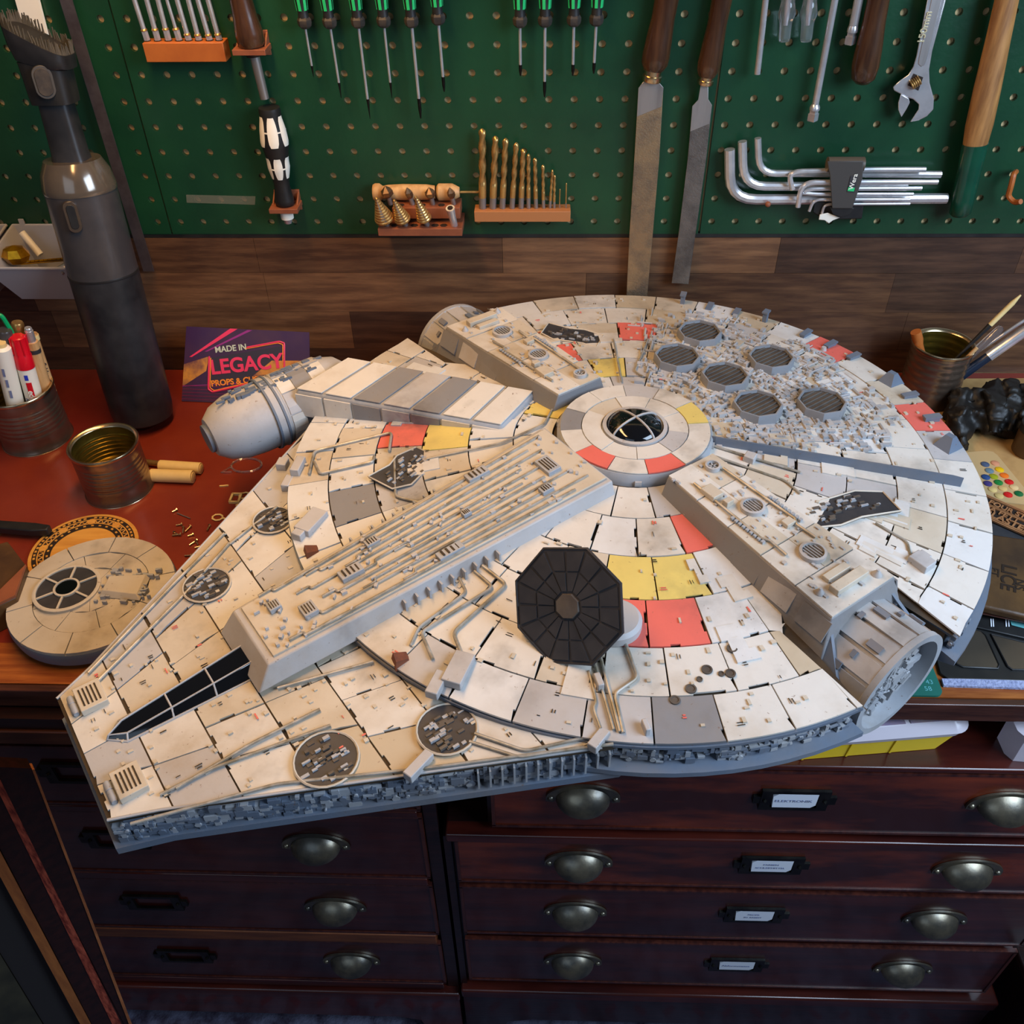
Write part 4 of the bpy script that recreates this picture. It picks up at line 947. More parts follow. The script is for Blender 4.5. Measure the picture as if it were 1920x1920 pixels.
for a_, b_, w_, h_ in ((0,.007,.012,.002),(0,-.007,.012,.002),(-.005,0,.0025,.014),(.005,0,.0025,.014)): mb.ob(c+V((a_,b_,0)), (w_,h_,.003))
solo('cut_out_part', mb, K['cream'], 'small rectangular cream frame beside the hull edge', 'model part', 'small cream model parts')
mb = MB(); 
for i in range(3): mb.ob(az(452+12*i,945-7*i,.0012), (.012,.0024,.002), (0,0,.6))
solo('cut_out_part', mb, K['cream'], 'stepped cream strip at the hull edge', 'model part', 'small cream model parts')
c = az(462,872,.0016); ring = [c+V((.018*math.cos(k*math.pi/9),.013*math.sin(k*math.pi/9),0)) for k in range(19)]
solo('clear_ring', MB().tube(ring, .0012, 6).tube([c+V((-.018,-.004,0)),c+V((-.026,-.014,0)),c+V((-.014,-.013,0))], .0012, 6), K['glassy'], 'clear plastic ring offcut on the desk under the tank', 'offcut')
# round coaster
c = az(155,1035,.002); R_ = .056
c = az(158,1032,.002)
t = thing('round_coaster', 'round laser engraved wooden coaster half under the spare hull disc', 'coaster', (c.x,c.y,0))
part('disc', MB().lathe([(R_,.0003),(R_,.004)], (c.x,c.y,0), (0,0,1), 64), K['ply'], t, bevel=.0004)
def ringm(r0, r1, z0, z1, n=64): return MB().lathe([(r0,z0),(r0,z1),(r1,z1),(r1,z0),(r0,z0)], (c.x,c.y,0), (0,0,1), n, cap=False)
part('engraved_band', ringm(R_*.60,R_*.93,.0041,.0043), K['burnt'], t, sharp=20)
mb = MB()
for k in range(56):
    a_ = 2*math.pi*k/56
    if k % 8 not in (0,): mb.ob((c.x+R_*.885*math.cos(a_),c.y+R_*.885*math.sin(a_),.0045), (.0022,.0030,.0006), (0,0,a_))
for k in range(56):
    a_ = 2*math.pi*k/56
    if k % 2: mb.ob((c.x+R_*.655*math.cos(a_),c.y+R_*.655*math.sin(a_),.0045), (.0020,.0026,.0006), (0,0,a_))
wv = [V((c.x+R_*(.775+.028*(1 if (k//2)%2 else -1))*math.cos(2*math.pi*k/160), c.y+R_*(.775+.028*(1 if (k//2)%2 else -1))*math.sin(2*math.pi*k/160), .0044)) for k in range(161)]
mb.tube(wv, .0007, 4)
for k in range(9):
    a_ = 2*math.pi*(k+.5)/9; q = V((c.x+R_*.775*math.cos(a_),c.y+R_*.775*math.sin(a_),0)); mb.lathe([(.0046,.0041),(.0046,.0049)], q, (0,0,1), 14)
for r_ in (.83,.72): mb.lathe([(R_*r_-.0006,.0043),(R_*r_-.0006,.0047),(R_*r_+.0006,.0047),(R_*r_+.0006,.0043)], (c.x,c.y,0), (0,0,1), 64, cap=False)
part('raised_pattern', mb, K['ply'], t, kind='stuff', smooth=False)
# black pen and dark box
a = az(-20,992,.006); b = az(96,1000,.006)
t = thing('black_knife', 'black craft knife handle at the left picture edge', 'knife', a.lerp(b,.5)-V((0,0,.006)))
d = (b-a).normalized(); s_ = V((-d.y,d.x,0))
part('handle', MB().prism([a-s_*.006,a.lerp(b,.75)-s_*.007,b-s_*.004,b+s_*.004,a.lerp(b,.75)+s_*.006,a+s_*.006],[p+V((0,0,.009)) for p in (a-s_*.006,a.lerp(b,.75)-s_*.007,b-s_*.004,b+s_*.004,a.lerp(b,.75)+s_*.006,a+s_*.006)]), K['black'], t, bevel=.0012)
part('collar', MB().cyl(a-d*.01, a+d*.012, .0062, n=14), K['brass'], t)
def boxpx(name, label, cat, px, z0, z1, m, bev=.001, lid=None):
    q = [az(u,v,z1) for u,v in px]; t = thing(name, label, cat, (sum(p.x for p in q)/len(q), sum(p.y for p in q)/len(q), z0))
    lo_ = [V((p.x,p.y,z0)) for p in q]
    if (q[1]-q[0]).cross(q[2]-q[0]).z < 0: q = q[::-1]; lo_ = lo_[::-1]
    part('body', MB().prism(lo_, q), m, t, bevel=bev); return t, q
t, q = boxpx('wooden_box', 'small dark brown wooden box at the left edge beside the spare disc', 'box', [(-60,1035),(14,1015),(50,1062),(30,1120),(-60,1165)], 0, .030, K['leather'])
part('lid_strip', MB().prism([q[0]+V((.004,.004,.0001)),q[1]*1.0+V((0,0,.0001)),q[2]+V((0,0,.0001))],[q[0]+V((.004,.004,.003)),q[1]+V((0,0,.003)),q[2]+V((0,0,.003))]), K['brownp'], t)
# ================================================================== right side of the desk
rb = az(1758,748,0); rb = V((.520,.965,0)); rh = hfor(rb.x,rb.y,646)
rc = az(1770,643,.080); tin(rc.x,rc.y,.0365,.080,'ribbed tin can with paint brushes and files behind the model at the right', (.28,.97))
rb = V((rc.x,rc.y,.004))
stick('file_handle_tool', 'orange brown hollow handle leaning left in the brush tin', 'tool', rb+V((.008,-.004,0)), 1717,622,rb.y+.0, [('handle', [(.0062,0),(.0062,.012),(.0045,.02),(.0035,.09)], K['orange'])])
stick('paint_brush', 'long thin brush with pale end pointing up right out of the tin', 'brush', rb+V((-.018,-.010,0)), 1914,553,rb.y+.0, [('pale_end', [(.0010,0),(.0030,.012),(.0030,.045)], K['cream']), ('handle', [(.0030,.0451),(.0019,.09),(.0015,.2)], K['black'])])
stick('clear_pipette', 'clear rounded pipette in the brush tin', 'pipette', rb+V((-.012,-.014,0)), 1880,612,rb.y-.004, [('tube', [(.0,0),(.004,.002),(.0048,.006),(.0048,.05),(.003,.1)], K['glassy'])])
stick('thick_brush', 'thick blue black brush handle with steel ferrule at the right edge', 'brush', rb+V((-.010,-.018,0)), 1934,612,rb.y-.012, [('ferrule', [(.0050,0),(.0064,.01),(.0064,.055)], K['chrome']), ('handle', [(.0058,.0551),(.0062,.09),(.004,.15)], mat('blue_black', rgb(30,38,54), .3))])
stick('thin_probe', 'thin steel probe above the thick brush at the right edge', 'tool', rb+V((-.020,-.004,0)), 1930,594,rb.y+.002, [('shaft', [(.0008,0),(.0022,.01),(.0022,.15)], K['chrome'])])
stick('wooden_stick', 'pale wooden stick low in the brush tin', 'stick', rb+V((-.016,-.022,0)), 1832,652,rb.y-.026, [('stick', [(.0022,0),(.0022,.08)], K['pine'])])
# tan sheet, gloves
q = [az(u,v,.0) for u,v in ((1700,714),(1990,712),(2040,965),(1800,985))]
solo('cork_sheet', MB().prism([p+V((0,0,.0004)) for p in q][::-1] if (q[1]-q[0]).cross(q[2]-q[0]).z < 0 else [p+V((0,0,.0004)) for p in q], [p+V((0,0,.0028)) for p in q][::-1] if (q[1]-q[0]).cross(q[2]-q[0]).z < 0 else [p+V((0,0,.0028)) for p in q]), K['cork'], 'tan cork sheet on the desk under gloves and paint palette', 'sheet')
def glove(name_label, blobs, fingers):
    bm = bmesh.new(); t = 0
    mb = MB()
    for (u,v,z_,rx,ry,rz_) in blobs: mb.ell(az(u,v,z_), (rx,ry,rz_), 20, 12)
    for pts_, r_ in fingers: mb.tube(smoothp([az(*p) for p in pts_],5,.45), [r_*(1+.25*math.sin(i*1.7)) for i in range(len(smoothp([az(*p) for p in pts_],5,.45)))], 12)
    o = solo('rubber_glove', mb, K['glove'], name_label, 'glove', 'crumpled black gloves', sharp=180)
    rm = o.modifiers.new('remesh', 'REMESH'); rm.mode = 'VOXEL'; rm.voxel_size = .0022; rm.use_smooth_shade = True
    tx = bpy.data.textures.new('creases', 'MUSGRAVE'); tx.musgrave_type = 'RIDGED_MULTIFRACTAL'; tx.noise_scale = .030; tx.octaves = 3
    dm = o.modifiers.new('creases', 'DISPLACE'); dm.texture = tx; dm.strength = .007; dm.mid_level = .8
glove('crumpled black rubber glove, left one, against the tin', [(1822,775,.018,.030,.026,.016),(1800,800,.016,.020,.02,.014)], [([(1805,735,.03),(1800,770,.03),(1795,810,.016),(1812,842,.008)],.009),([(1830,735,.032),(1840,780,.026),(1850,812,.010)],.008)])
glove('crumpled black rubber glove, right one, at the picture edge', [(1885,770,.020,.034,.030,.018),(1910,795,.016,.03,.022,.014)], [([(1860,725,.034),(1866,770,.036),(1862,815,.014)],.010),([(1890,722,.036),(1900,760,.036),(1890,815,.014)],.010),([(1925,730,.03),(1925,790,.03)],.010)])
c = az(1915,858,.003)
t = thing('paint_jar', 'dark glass paint jar cut by the right picture edge below the gloves', 'jar', (c.x+.008,c.y+.01,.003))
part('jar_body', MB().lathe([(.0,.0032),(.016,.0032),(.018,.006),(.018,.034)], (c.x+.010,c.y+.010,0), (0,0,1), 28), K['leather'], t)
part('jar_lid', MB().lathe([(.0175,.0341),(.0185,.035),(.0185,.044),(.017,.045)], (c.x+.010,c.y+.010,0), (0,0,1), 28), K['black'], t)
# paint palette card
zc = .0045
px = [(1800,848),(1855,845),(1866,849),(1925,920),(1990,1000),(1895,940),(1851,938),(1835,915)]
px = [(1780,850),(1850,845),(1862,847),(1870,853),(1935,932),(1925,946),(1852,938),(1842,930)]
q = [az(u,v,zc) for u,v in px]; q = q if (q[1]-q[0]).cross(q[3]-q[0]).z > 0 else q[::-1]
t = thing('paint_palette', 'card with round dabs of many watercolours beside the hull at the right', 'paint palette', (q[0].x+.04,q[0].y-.03,.003))
part('card_sheet', MB().prism([V((p.x,p.y,.003)) for p in q], q), mat('palette_card', rgb(188,158,110), .6), t, smooth=False)
dabs = [(1847,871,70,84,110),(1866,869,204,140,104),(1855,883,100,124,136),(1874,881,226,180,10),(1863,894,150,156,24),(1883,892,226,110,26),(1848,895,40,70,120),(1872,905,20,120,50),(1892,904,200,20,24),(1852,907,64,52,110),(1890,928,204,24,24),(1910,926,10,96,50),(1861,918,218,188,120),(1880,916,210,176,110),(1901,914,214,184,130),(1873,930,206,176,110)]
for i,(u,v,r_,g_,b_) in enumerate(dabs):
    p = az(u,v,zc); part('paint_dab', MB().lathe([(.0049,.0),(.0047,.0008),(.0036,.0014),(.0,.0017)], (p.x,p.y,zc), (0,0,1), 16), mat('dab_%d' % i, rgb(r_,g_,b_), .35, coat=.3), t)
# lettered plaque
zp = .016
pq = [(1815,908),(1960,976),(1960,1036),(1828,966)]
pq = [(1802,908),(1985,988),(1985,1046),(1815,958)]
q = [az(u,v,zp) for u,v in pq]
t = thing('lettered_plaque', 'brown laser cut plaque with raised capitals lying between palette and leather wallet', 'plaque', (q[0].x+.05,q[0].y-.03,.006))
ex = (q[1]-q[0]).normalized(); ey = (q[0]-q[3]); ey = (ey-ex*ey.dot(ex)); hgt = ey.length; ey.normalize()
org = q[3]; LW = (q[1]-q[0]).length
def pp(a, b, z_=0): return org+ex*a+ey*b+V((0,0,z_))
part('board', MB().prism([pp(0,0,-.010),pp(LW,0,-.010),pp(LW,hgt,-.010),pp(0,hgt,-.010)],[pp(0,0),pp(LW,0),pp(LW,hgt),pp(0,hgt)]), K['burnt'], t, smooth=False)
for b0, b1 in ((.005,.05),(.075,.12),(.545,.575),(.60,.625),(.90,.93),(.95,.99)):
    part('raised_rule', MB().prism([pp(0,hgt*b0,.0001),pp(LW,hgt*b0,.0001),pp(LW,hgt*b1,.0001),pp(0,hgt*b1,.0001)],[pp(0,hgt*b0,.0018),pp(LW,hgt*b0,.0018),pp(LW,hgt*b1,.0018),pp(0,hgt*b1,.0018)]), K['plaque'], t, smooth=False)
text('raised_lettering', 'FOUR STRIPES HAVE', .0098, pp(LW*.10,hgt*.66,.001), ex, ey, K['plaque'], t, thick=.0007, center=False, bold=.0002)
text('raised_lettering', 'BA FETT', .0098, pp(LW*.10,hgt*.385,.001), ex, ey, K['plaque'], t, thick=.0007, center=False, bold=.0002)
text('raised_lettering', 'BLASTER', .0125, pp(LW*.13,hgt*.145,.001), ex, ey, K['plaque'], t, thick=.0007, center=False, bold=.0003)
t, q = boxpx('black_case', 'flat black case between lettered plaque and leather wallet', 'case', [(1790,960),(1820,950),(1990,1030),(1990,1060),(1800,1030)], .0004, .0145, K['char'])
# leather wallet
zl = .022
pq = [(1790,992),(1850,999),(1990,1020),(1990,1170),(1780,1122)]
t, q = boxpx('leather_wallet', 'worn brown leather wallet with embossed capitals at the right edge', 'wallet', pq, .012, zl, K['leather'], .003)
a = az(1800,1134,.013); b = az(1985,1172,.013)
part('lower_flap', MB().prism([az(1780,1118,.006),az(1990,1160,.006),az(1990,1182,.006),az(1780,1140,.006)][::-1],[az(1780,1118,.0135),az(1990,1160,.0135),az(1990,1182,.0125),az(1780,1140,.0125)][::-1]), K['deskedge'], t, bevel=.001)
sm = 0
for i in range(22):
    p = a.lerp(b, i/22); p2 = a.lerp(b, (i+.55)/22); part('stitch', MB().tube([p+V((0,0,.0006)), p2+V((0,-.0008,.0006))], .0006, 5), K['thread'], t)
e1 = (az(1893,1110,zl)-az(1900,1060,zl)).normalized(); e1 = (az(1893,1120,zl)-az(1896,1055,zl)).normalized(); e2 = V((-e1.y,e1.x,0))
text('embossed_lettering', 'LICE', .0195, az(1890,1083,zl+.0002), e1, e2, K['leatherd'], t, thick=.0002, bold=.0004)
text('embossed_lettering', 'NS', .013, az(1912,1096,zl+.0002), e1, e2, K['leatherd'], t, thick=.0002, bold=.0002)
text('embossed_lettering', 'FT', .0115, az(1864,1072,zl+.0002), e1, e2, K['leatherd'], t, thick=.0002, bold=.0002)
t, q = boxpx('card_sleeve', 'thin black sleeve with pale cards sticking out under the leather wallet', 'card sleeve', [(1775,1132),(1990,1178),(1990,1212),(1770,1162)], .0035, .0058, K['black'])
part('pale_card', MB().prism([az(1893,1162,.006),az(1935,1172,.006),az(1935,1182,.006),az(1897,1172,.006)][::-1],[az(1893,1162,.0068),az(1935,1172,.0068),az(1935,1182,.0068),az(1897,1172,.0068)][::-1]), K['matl'], t, smooth=False)
for u in (1857,1861,1885,1890): part('white_tick', MB().prism([az(u,1160,.006),az(u+2,1160,.006),az(u+3,1175,.006),az(u+1,1175,.006)][::-1],[az(u,1160,.0066),az(u+2,1160,.0066),az(u+3,1175,.0066),az(u+1,1175,.0066)][::-1]), K['paper'], t, smooth=False)
# black tray with wells
t, q = boxpx('gloss_tray', 'black tray with glossy brown wells near the front right of the desk', 'tray', [(1740,1150),(1790,1150),(1990,1200),(1990,1278),(1778,1272),(1763,1262),(1757,1240)], .0004, .0032, K['black'], .0006)
def well(px, lab=None):
    qq = [az(u,v,.0036) for u,v in px]; qq = qq if (qq[1]-qq[0]).cross(qq[2]-qq[0]).z > 0 else qq[::-1]
    part('well', MB().prism([V((p.x,p.y,.0033)) for p in qq], [V((p.x,p.y,.0040)) for p in qq]), K['traywell'], t, bevel=.0004)
    n = len(qq); part('well_rim', MB().tube([V((p.x,p.y,.0040)) for p in qq+[qq[0]]], .0009, 6), K['black'], t)
well([(1790,1172),(1840,1184),(1848,1192),(1873,1247),(1870,1254),(1806,1251),(1794,1246),(1776,1212)]); well([(1858,1190),(1990,1222),(1990,1258),(1898,1256),(1889,1250)])
q = [az(u,v,0) for u,v in ((1764,1276),(1990,1280),(1990,1296),(1768,1289))][::-1]
solo('felt_strip', MB().prism([p+V((0,0,.0004)) for p in q],[p+V((0,0,.0030)) for p in q]), K['felt'], 'pale blue felt strip along the desk edge in front of the tray', 'felt', smooth=False)
# cutting mat
ml = az(458,1300,0); mr = az(1769,1308,0); yb = .86; y0 = min(mr.y, .5165)
t = thing('cutting_mat', 'green cutting mat with printed grid numbers under the model', 'cutting mat', ((ml.x+mr.x)/2,.68,0))
r_ = .007; pts_ = []
for cx, cy, a0 in ((mr.x-r_,y0+r_,-90),(mr.x-r_,yb-r_,0),(ml.x+r_,yb-r_,90),(ml.x+r_,y0+r_,180)):
    for k in range(6): a_ = math.radians(a0+90*k/5); pts_.append((cx+r_*math.cos(a_), cy+r_*math.sin(a_)))
part('mat_sheet', MB().slab(pts_, .0003, .0026), K['mat'], t, smooth=False)
g = MB(); zz = .0027
ix0, ix1, iy0, iy1 = ml.x+.020, mr.x-.018, y0+.016, yb-.018
for a_, b_, c_, d_ in ((ix0,iy0,ix1,iy0+.0006),(ix0,iy1,ix1,iy1+.0006),(ix0,iy0,ix0+.0006,iy1),(ix1-.0006,iy0,ix1,iy1)): g.box(a_,b_,.00262,c_,d_,zz)
part('border_line', g, K['matl'], t, smooth=False)
part('blue_square', MB().prism([az(1650,1245,.00262),az(1708,1245,.00262),az(1722,1288,.00262),az(1650,1288,.00262)][::-1],[az(1650,1245,zz),az(1708,1245,zz),az(1722,1288,zz),az(1650,1288,zz)][::-1]), K['blue'], t, smooth=False)
for i, s_ in enumerate(('52','53','54','55','56','57','58')): text('printed_number', s_, .0068, (mr.x-.012-.0125*(6-i), y0+.0075, zz), (1,0,0), (0,1,0), K['matl'], t, thick=.00005)
for i, s_ in enumerate(('43','42','41')): text('printed_number', s_, .0068, (mr.x-.0085, y0+.015+.014*i, zz), (1,0,0), (0,1,0), K['matl'], t, thick=.00005)
for i, s_ in enumerate(('43','42')): text('printed_number', s_, .0068, (ml.x+.009, y0+.013+.014*i, zz), (1,0,0), (0,1,0), K['matl'], t, thick=.00005)
# organiser box on the chest top
zt = -.0763; a = az(1462,1428,zt); b = az(1758,1404,zt); ex = (b-a).normalized(); ey = V((-ex.y,ex.x,0)); LB = (b-a).length
t = thing('organiser_box', 'yellow and clear plastic organiser box on the chest under the desk top', 'box', a.lerp(b,.5)+ey*.05)
def ring(x0, x1, y0_, y1_, z_, rr_=.012):
    out = []
    for cx, cy, a0 in ((x1-rr_,y0_+rr_,-90),(x1-rr_,y1_-rr_,0),(x0+rr_,y1_-rr_,90),(x0+rr_,y0_+rr_,180)):
        for k in range(7): an = math.radians(a0+15*k); p = a+ex*(cx+rr_*math.cos(an))+ey*(cy+rr_*math.sin(an)); out.append(V((p.x,p.y,z_)))
    return out
part('yellow_base', MB().prism(ring(-.06,LB,0,.10,zt+.0005,.004), ring(-.07,LB+.012,-.003,.11,zt+.0258,.006)), K['yellow'], t, smooth=False)
for k in range(3): part('base_rib', MB().prism([a+ex*(.02+.042*k)+ey*.0006+V((0,0,.001)), a+ex*(.022+.042*k)+ey*.0006+V((0,0,.001)), a+ex*(.022+.042*k)-ey*.0031+V((0,0,.0250)), a+ex*(.02+.042*k)-ey*.0031+V((0,0,.0250))],[p-ey*.0010 for p in (a+ex*(.02+.042*k)+V((0,0,.001)), a+ex*(.022+.042*k)+V((0,0,.001)), a+ex*(.022+.042*k)-ey*.0031+V((0,0,.0250)), a+ex*(.02+.042*k)-ey*.0031+V((0,0,.0250)))]), K['yellow'], t, smooth=False)
part('clear_wall', MB().prism(ring(-.07,LB+.016,-.0045,.11,zt+.0260,.012), ring(-.07,LB+.020,-.006,.112,zt+.033,.014)), K['frost'], t, sharp=50)
part('clear_lid', MB().prism(ring(-.072,LB+.022,-.007,.114,zt+.0332,.016), ring(-.068,LB+.016,.000,.106,zt+.0425,.014)), K['frost'], t, sharp=50)
for x0, x1, m in ((.0,.05,K['purp']),(.055,.11,K['purp']),(.115,.165,K['purp']),(.168,LB+.0,mat('orange_parts', rgb(226,124,84), .5))):
    part('contents', MB().prism([V((*(a+ex*x0+ey*.0015).xy,zt+.0427)),V((*(a+ex*x1+ey*.0015).xy,zt+.0427)),V((*(a+ex*x1+ey*.05).xy,zt+.0427)),V((*(a+ex*x0+ey*.05).xy,zt+.0427))],[V((*(a+ex*x0+ey*.0015).xy,zt+.0435)),V((*(a+ex*x1+ey*.0015).xy,zt+.0435)),V((*(a+ex*x1+ey*.05).xy,zt+.0435)),V((*(a+ex*x0+ey*.05).xy,zt+.0435))]), m, t, smooth=False)
q = [az(u,v,-.040) for u,v in ((1894,1340),(2000,1338),(2000,1390),(1925,1384),(1908,1370))]; q = q if (q[1]-q[0]).cross(q[2]-q[0]).z > 0 else q[::-1]
solo('clear_container', MB().prism([V((p.x,p.y,-.0762)) for p in q], q), K['frost'], 'small clear plastic container under the desk top at the right edge', 'container')
c = az(1394,1452,-.074); c = ay(1394,1450,FY-.008)
solo('paper_scrap', MB().ell((c.x,FY-.0015,-.0738), (.006,.006,.0022), 7, 4), K['paper'], 'white paper scrap on the front edge of the chest top', 'scrap', smooth=False)
# ================================================================== the model spaceship (a plain round hulled craft)
SC = V((.085,.70,0)); SA = math.radians(-142.7)
sh = thing('model_spaceship', 'large weathered off-white panelled model spaceship with round hull and broad snub nose', 'model', SC, rz=SA)
SM = WM[sh.name]; SI = SM.inverted()
def sl(u, v, z): return SI @ az(u, v, z)
def sp(name, mb, m, **k): return part(name, mb, m, sh, local=True, **k)
RO = .327
def hz(x, y):
    r = math.hypot(x, y); return .146 - (.146-.121)*max(0, (r-.07))/(RO-.07)
def hl(u, v, dz=0):            # point of the hull surface seen at a pixel
    z = .13
    for _ in range(5): p = sl(u,v,z); z = hz(p.x,p.y)
    return V((p.x,p.y,z+dz))
NX, NY = .056, .240            # notches in the rim that take the docking drums
def outline(R, inner=None):
    a0 = math.asin(NX/R); o = []
    for s in (1, -1):
        c = math.pi/2 if s > 0 else -math.pi/2
        o += [(NX*s, NY*s, 1), (0, NY*s, 1), (-NX*s, NY*s, 1)]
        st = c+a0; en = c+math.pi-a0
        o += [(R*math.cos(st+(en-st)*k/44), R*math.sin(st+(en-st)*k/44), 0) for k in range(45)]
    return o
def layers(L, capz=None):
    mb = MB(); n = None
    for R, z in L:
        o = outline(R); n = len(o); mb.v += [V((x,y,z)) for x,y,_ in o]
    for i in range(len(L)-1):
        for k in range(n): mb.f.append((i*n+k, i*n+(k+1)%n, (i+1)*n+(k+1)%n, (i+1)*n+k))
    return mb, n
def innerring(z, r=.236): return [V((r*math.cos(math.atan2(y,x)), r*math.sin(math.atan2(y,x)), z)) for x,y,_ in outline(RO)]
mb, n = layers([(.300,.0980),(.318,.0985),(.318,.1155),(RO-.001,.1160),(RO-.001,.1185)])
m0 = len(mb.v); mb.v += innerring(.127)
for k in range(n): mb.f.append((m0-n+k, m0-n+(k+1)%n, m0+(k+1)%n, m0+k))
mb.lathe([(.0,.1435),(.07,.1435),(.2375,.127)], (0,0,0), (0,0,1), 96, cap=False)
mb.lathe([(.2375,.127),(.2375,.098)], (0,0,0), (0,0,1), 96, cap=False)
sp('hull_core', mb, K['joint'], sharp=30)
mb, n = layers([(.316,.1158),(RO,.1160),(RO,.1186),(RO-.0035,.1188)]); sp('rim_lip', mb, K['greeb'])
mb, n = layers([(RO-.002,.0880),(RO+.0065,.0920),(RO+.0062,.0965),(.316,.0985)])
m0 = len(mb.v); mb.v += innerring(.066,.2365)
for k in range(n): mb.f.append((k, (k+1)%n, m0+(k+1)%n, m0+k))
mb.lathe([(.238,.0985),(.238,.066),(.12,.052),(.0,.052)], (0,0,0), (0,0,1), 96, cap=False)
sp('lower_hull', mb, K['greeb'], sharp=25)
def innotch(x, y, e=.002): return abs(x) < NX+e and abs(y) > NY-e
# plates of the round hull
def plate(pts, th, m, zf=hz, name='hull_panel', low=.0006):
    n = len(pts)
    top = [(x, y, zf(x,y)+th) for x, y in pts]; bot = [(x, y, zf(x,y)-low) for x, y in pts]
    return sp(name, MB().add(top+bot, [tuple(range(n))]+[(i,n+i,n+(i+1)%n,(i+1)%n) for i in range(n)]), m, smooth=False)
rings_ = [.0745,.112,.155,.200,.245,.288,RO-.0005]; secs = [18,24,28,32,36,40]
colpts = [((1272,988),'hullr'),((1180,1057),'hully'),((1225,1057),'hully'),((1200,1194),'hullr'),((1245,1194),'hullr'),((775,830),'hullr'),((805,825),'hullr'),((858,826),'hully'),((1212,632),'hullr'),((1075,677),'hullr'),((1005,768),'hully'),((1292,1385),'hulld'),((1158,684),'hully'),((1440,592),'hullr'),((1530,640),'hullr'),((1750,800),'hullr'),((700,940),'hulld'),((1245,940),'hullg')]
cl_ = [(hl(*p), c) for p, c in colpts]
npan = 0
ARM = .034
for i, ns in enumerate(secs):
    r0, r1 = rings_[i], rings_[i+1]; ph = i*.37; merge = False
    for k in range(ns):
        a0 = 2*math.pi*(k/ns)+ph; a1 = 2*math.pi*((k+1)/ns)+ph; am = (a0+a1)/2; rm = (r0+r1)/2
        cx, cy = rm*math.cos(am), rm*math.sin(am)
        g = .0012; rr0, rr1 = r0+g/2, r1-g/2
        sg0 = g/2/rm; pts = []
        m = None; bd = 1e9
        for p, c in cl_:
            d_ = math.hypot(p.x-cx, p.y-cy)
            pr, pa_ = math.hypot(p.x,p.y), math.atan2(p.y,p.x)
            da = (pa_-a0) % (2*math.pi)
            if r0 <= pr < r1 and da < (a1-a0): m = K[c]
        if m is None:
            t_ = rnd(); m = K['hull'] if t_ < .46 else (K['hull3'] if t_ < .70 else (K['hull2'] if t_ < .86 else (K['hullg'] if t_ < .95 else K['hull4'])))
        # inner arc
        for j in range(4): aa = a0+sg0+(a1-a0-2*sg0)*j/3; pts.append((rr0, aa))
        # outgoing side with notches
        nt = [0]+[random.choice((0,0,1)) for _ in range(3)]+[0]
        side = []
        for j in range(1, 4):
            rj = rr0+(rr1-rr0)*j/4; 
            if nt[j] != nt[j-1]: side += [(rj, a1-sg0-nt[j-1]*.0017/rj), (rj, a1-sg0-nt[j]*.0017/rj)]
        pts += side
        nt2 = [0]+[random.choice((0,1,0)) for _ in range(5)]+[0]
        for j in range(7):
            aa = a1-sg0-(a1-a0-2*sg0)*j/6
            if i == len(secs)-1: pts.append((rr1, aa)); continue
            dd0 = nt2[j]*.0018; dp = nt2[j-1]*.0018 if j else 0
            if j and dd0 != dp: pts.append((rr1-dp, aa))
            pts.append((rr1-dd0, aa))
        q = [(r_*math.cos(a_), r_*math.sin(a_)) for r_, a_ in pts]
        if i >= 3 and all(innotch(x,y) or abs(x) < NX for x,y in q): 
            if i >= 4: continue
            q = [(x, max(-NY+.001, min(NY-.001, y))) for x,y in q]
        elif i >= 3 and abs(cx) < .11: q = [((math.copysign(NX+.001, cx) if innotch(x,y) else x), y) for x,y in q]
        plate(q, ru(.0004,.0016), m); npan += 1
# raised overlay plates and small rectangular details
det = MB()
for _ in range(420):
    a_ = ru(0,2*math.pi); r_ = math.sqrt(ru(.08**2,.32**2)); x_, y_ = r_*math.cos(a_), r_*math.sin(a_)
    if innotch(x_,y_,.004): continue
    det.ob((x_,y_,hz(x_,y_)+.0016), (ru(.002,.005),ru(.0015,.0035),.0014), (0,0,a_+random.choice((0,math.pi/2))))
sp('small_plate_details', det, K['hull2'], kind='stuff', smooth=False)
# nose
def pw(x): 
    if x < .22: return .24
    if x < .50: return .240+(.078-.240)*(x-.22)/(.50-.22)
    return .078+(.064-.078)*(x-.50)/(.03)
def nz_(x, y): return .1175+(.1010-.1175)*(x-.22)/.31
DY = .010
def nose(x, f): return (x, f*pw(x)+DY*min(1,max(0,(x-.2)/.3)))
out = [nose(.20,1),nose(.22,1),nose(.50,1),nose(.532,1),nose(.532,-1),nose(.50,-1),nose(.22,-1),nose(.20,-1)][::-1]
def pr_(pts, f0, f1, m, name, sc0=1, sc1=1):
    lo_ = [V((x*1.0,y*sc0,f0(x))) for x,y in pts]; hi_ = [V((x,y*sc1,f1(x))) for x,y in pts]; return sp(name, MB().prism(lo_, hi_), m, sharp=20)
pr_(out, lambda x: nz_(x,0)-.004, lambda x: nz_(x,0)-.0005, K['joint'], 'nose_deck')
ins = [(x-(.006 if x > .5 else 0), y*.955) for x, y in out]
pr_(ins, lambda x: nz_(x,0)-.027, lambda x: nz_(x,0)-.0041, K['greeb'], 'nose_core')
pr_([(x+(.004 if x > .51 else 0), y+math.copysign(.0045,y)) for x, y in out], lambda x: nz_(x,0)-.034, lambda x: nz_(x,0)-.0271, K['greeb'], 'nose_keel')
pr_([(x*.98,y*.8) for x, y in out], lambda x: nz_(x,0)-.044, lambda x: nz_(x,0)-.0341, K['greeb'], 'nose_underside')
ed = MB()
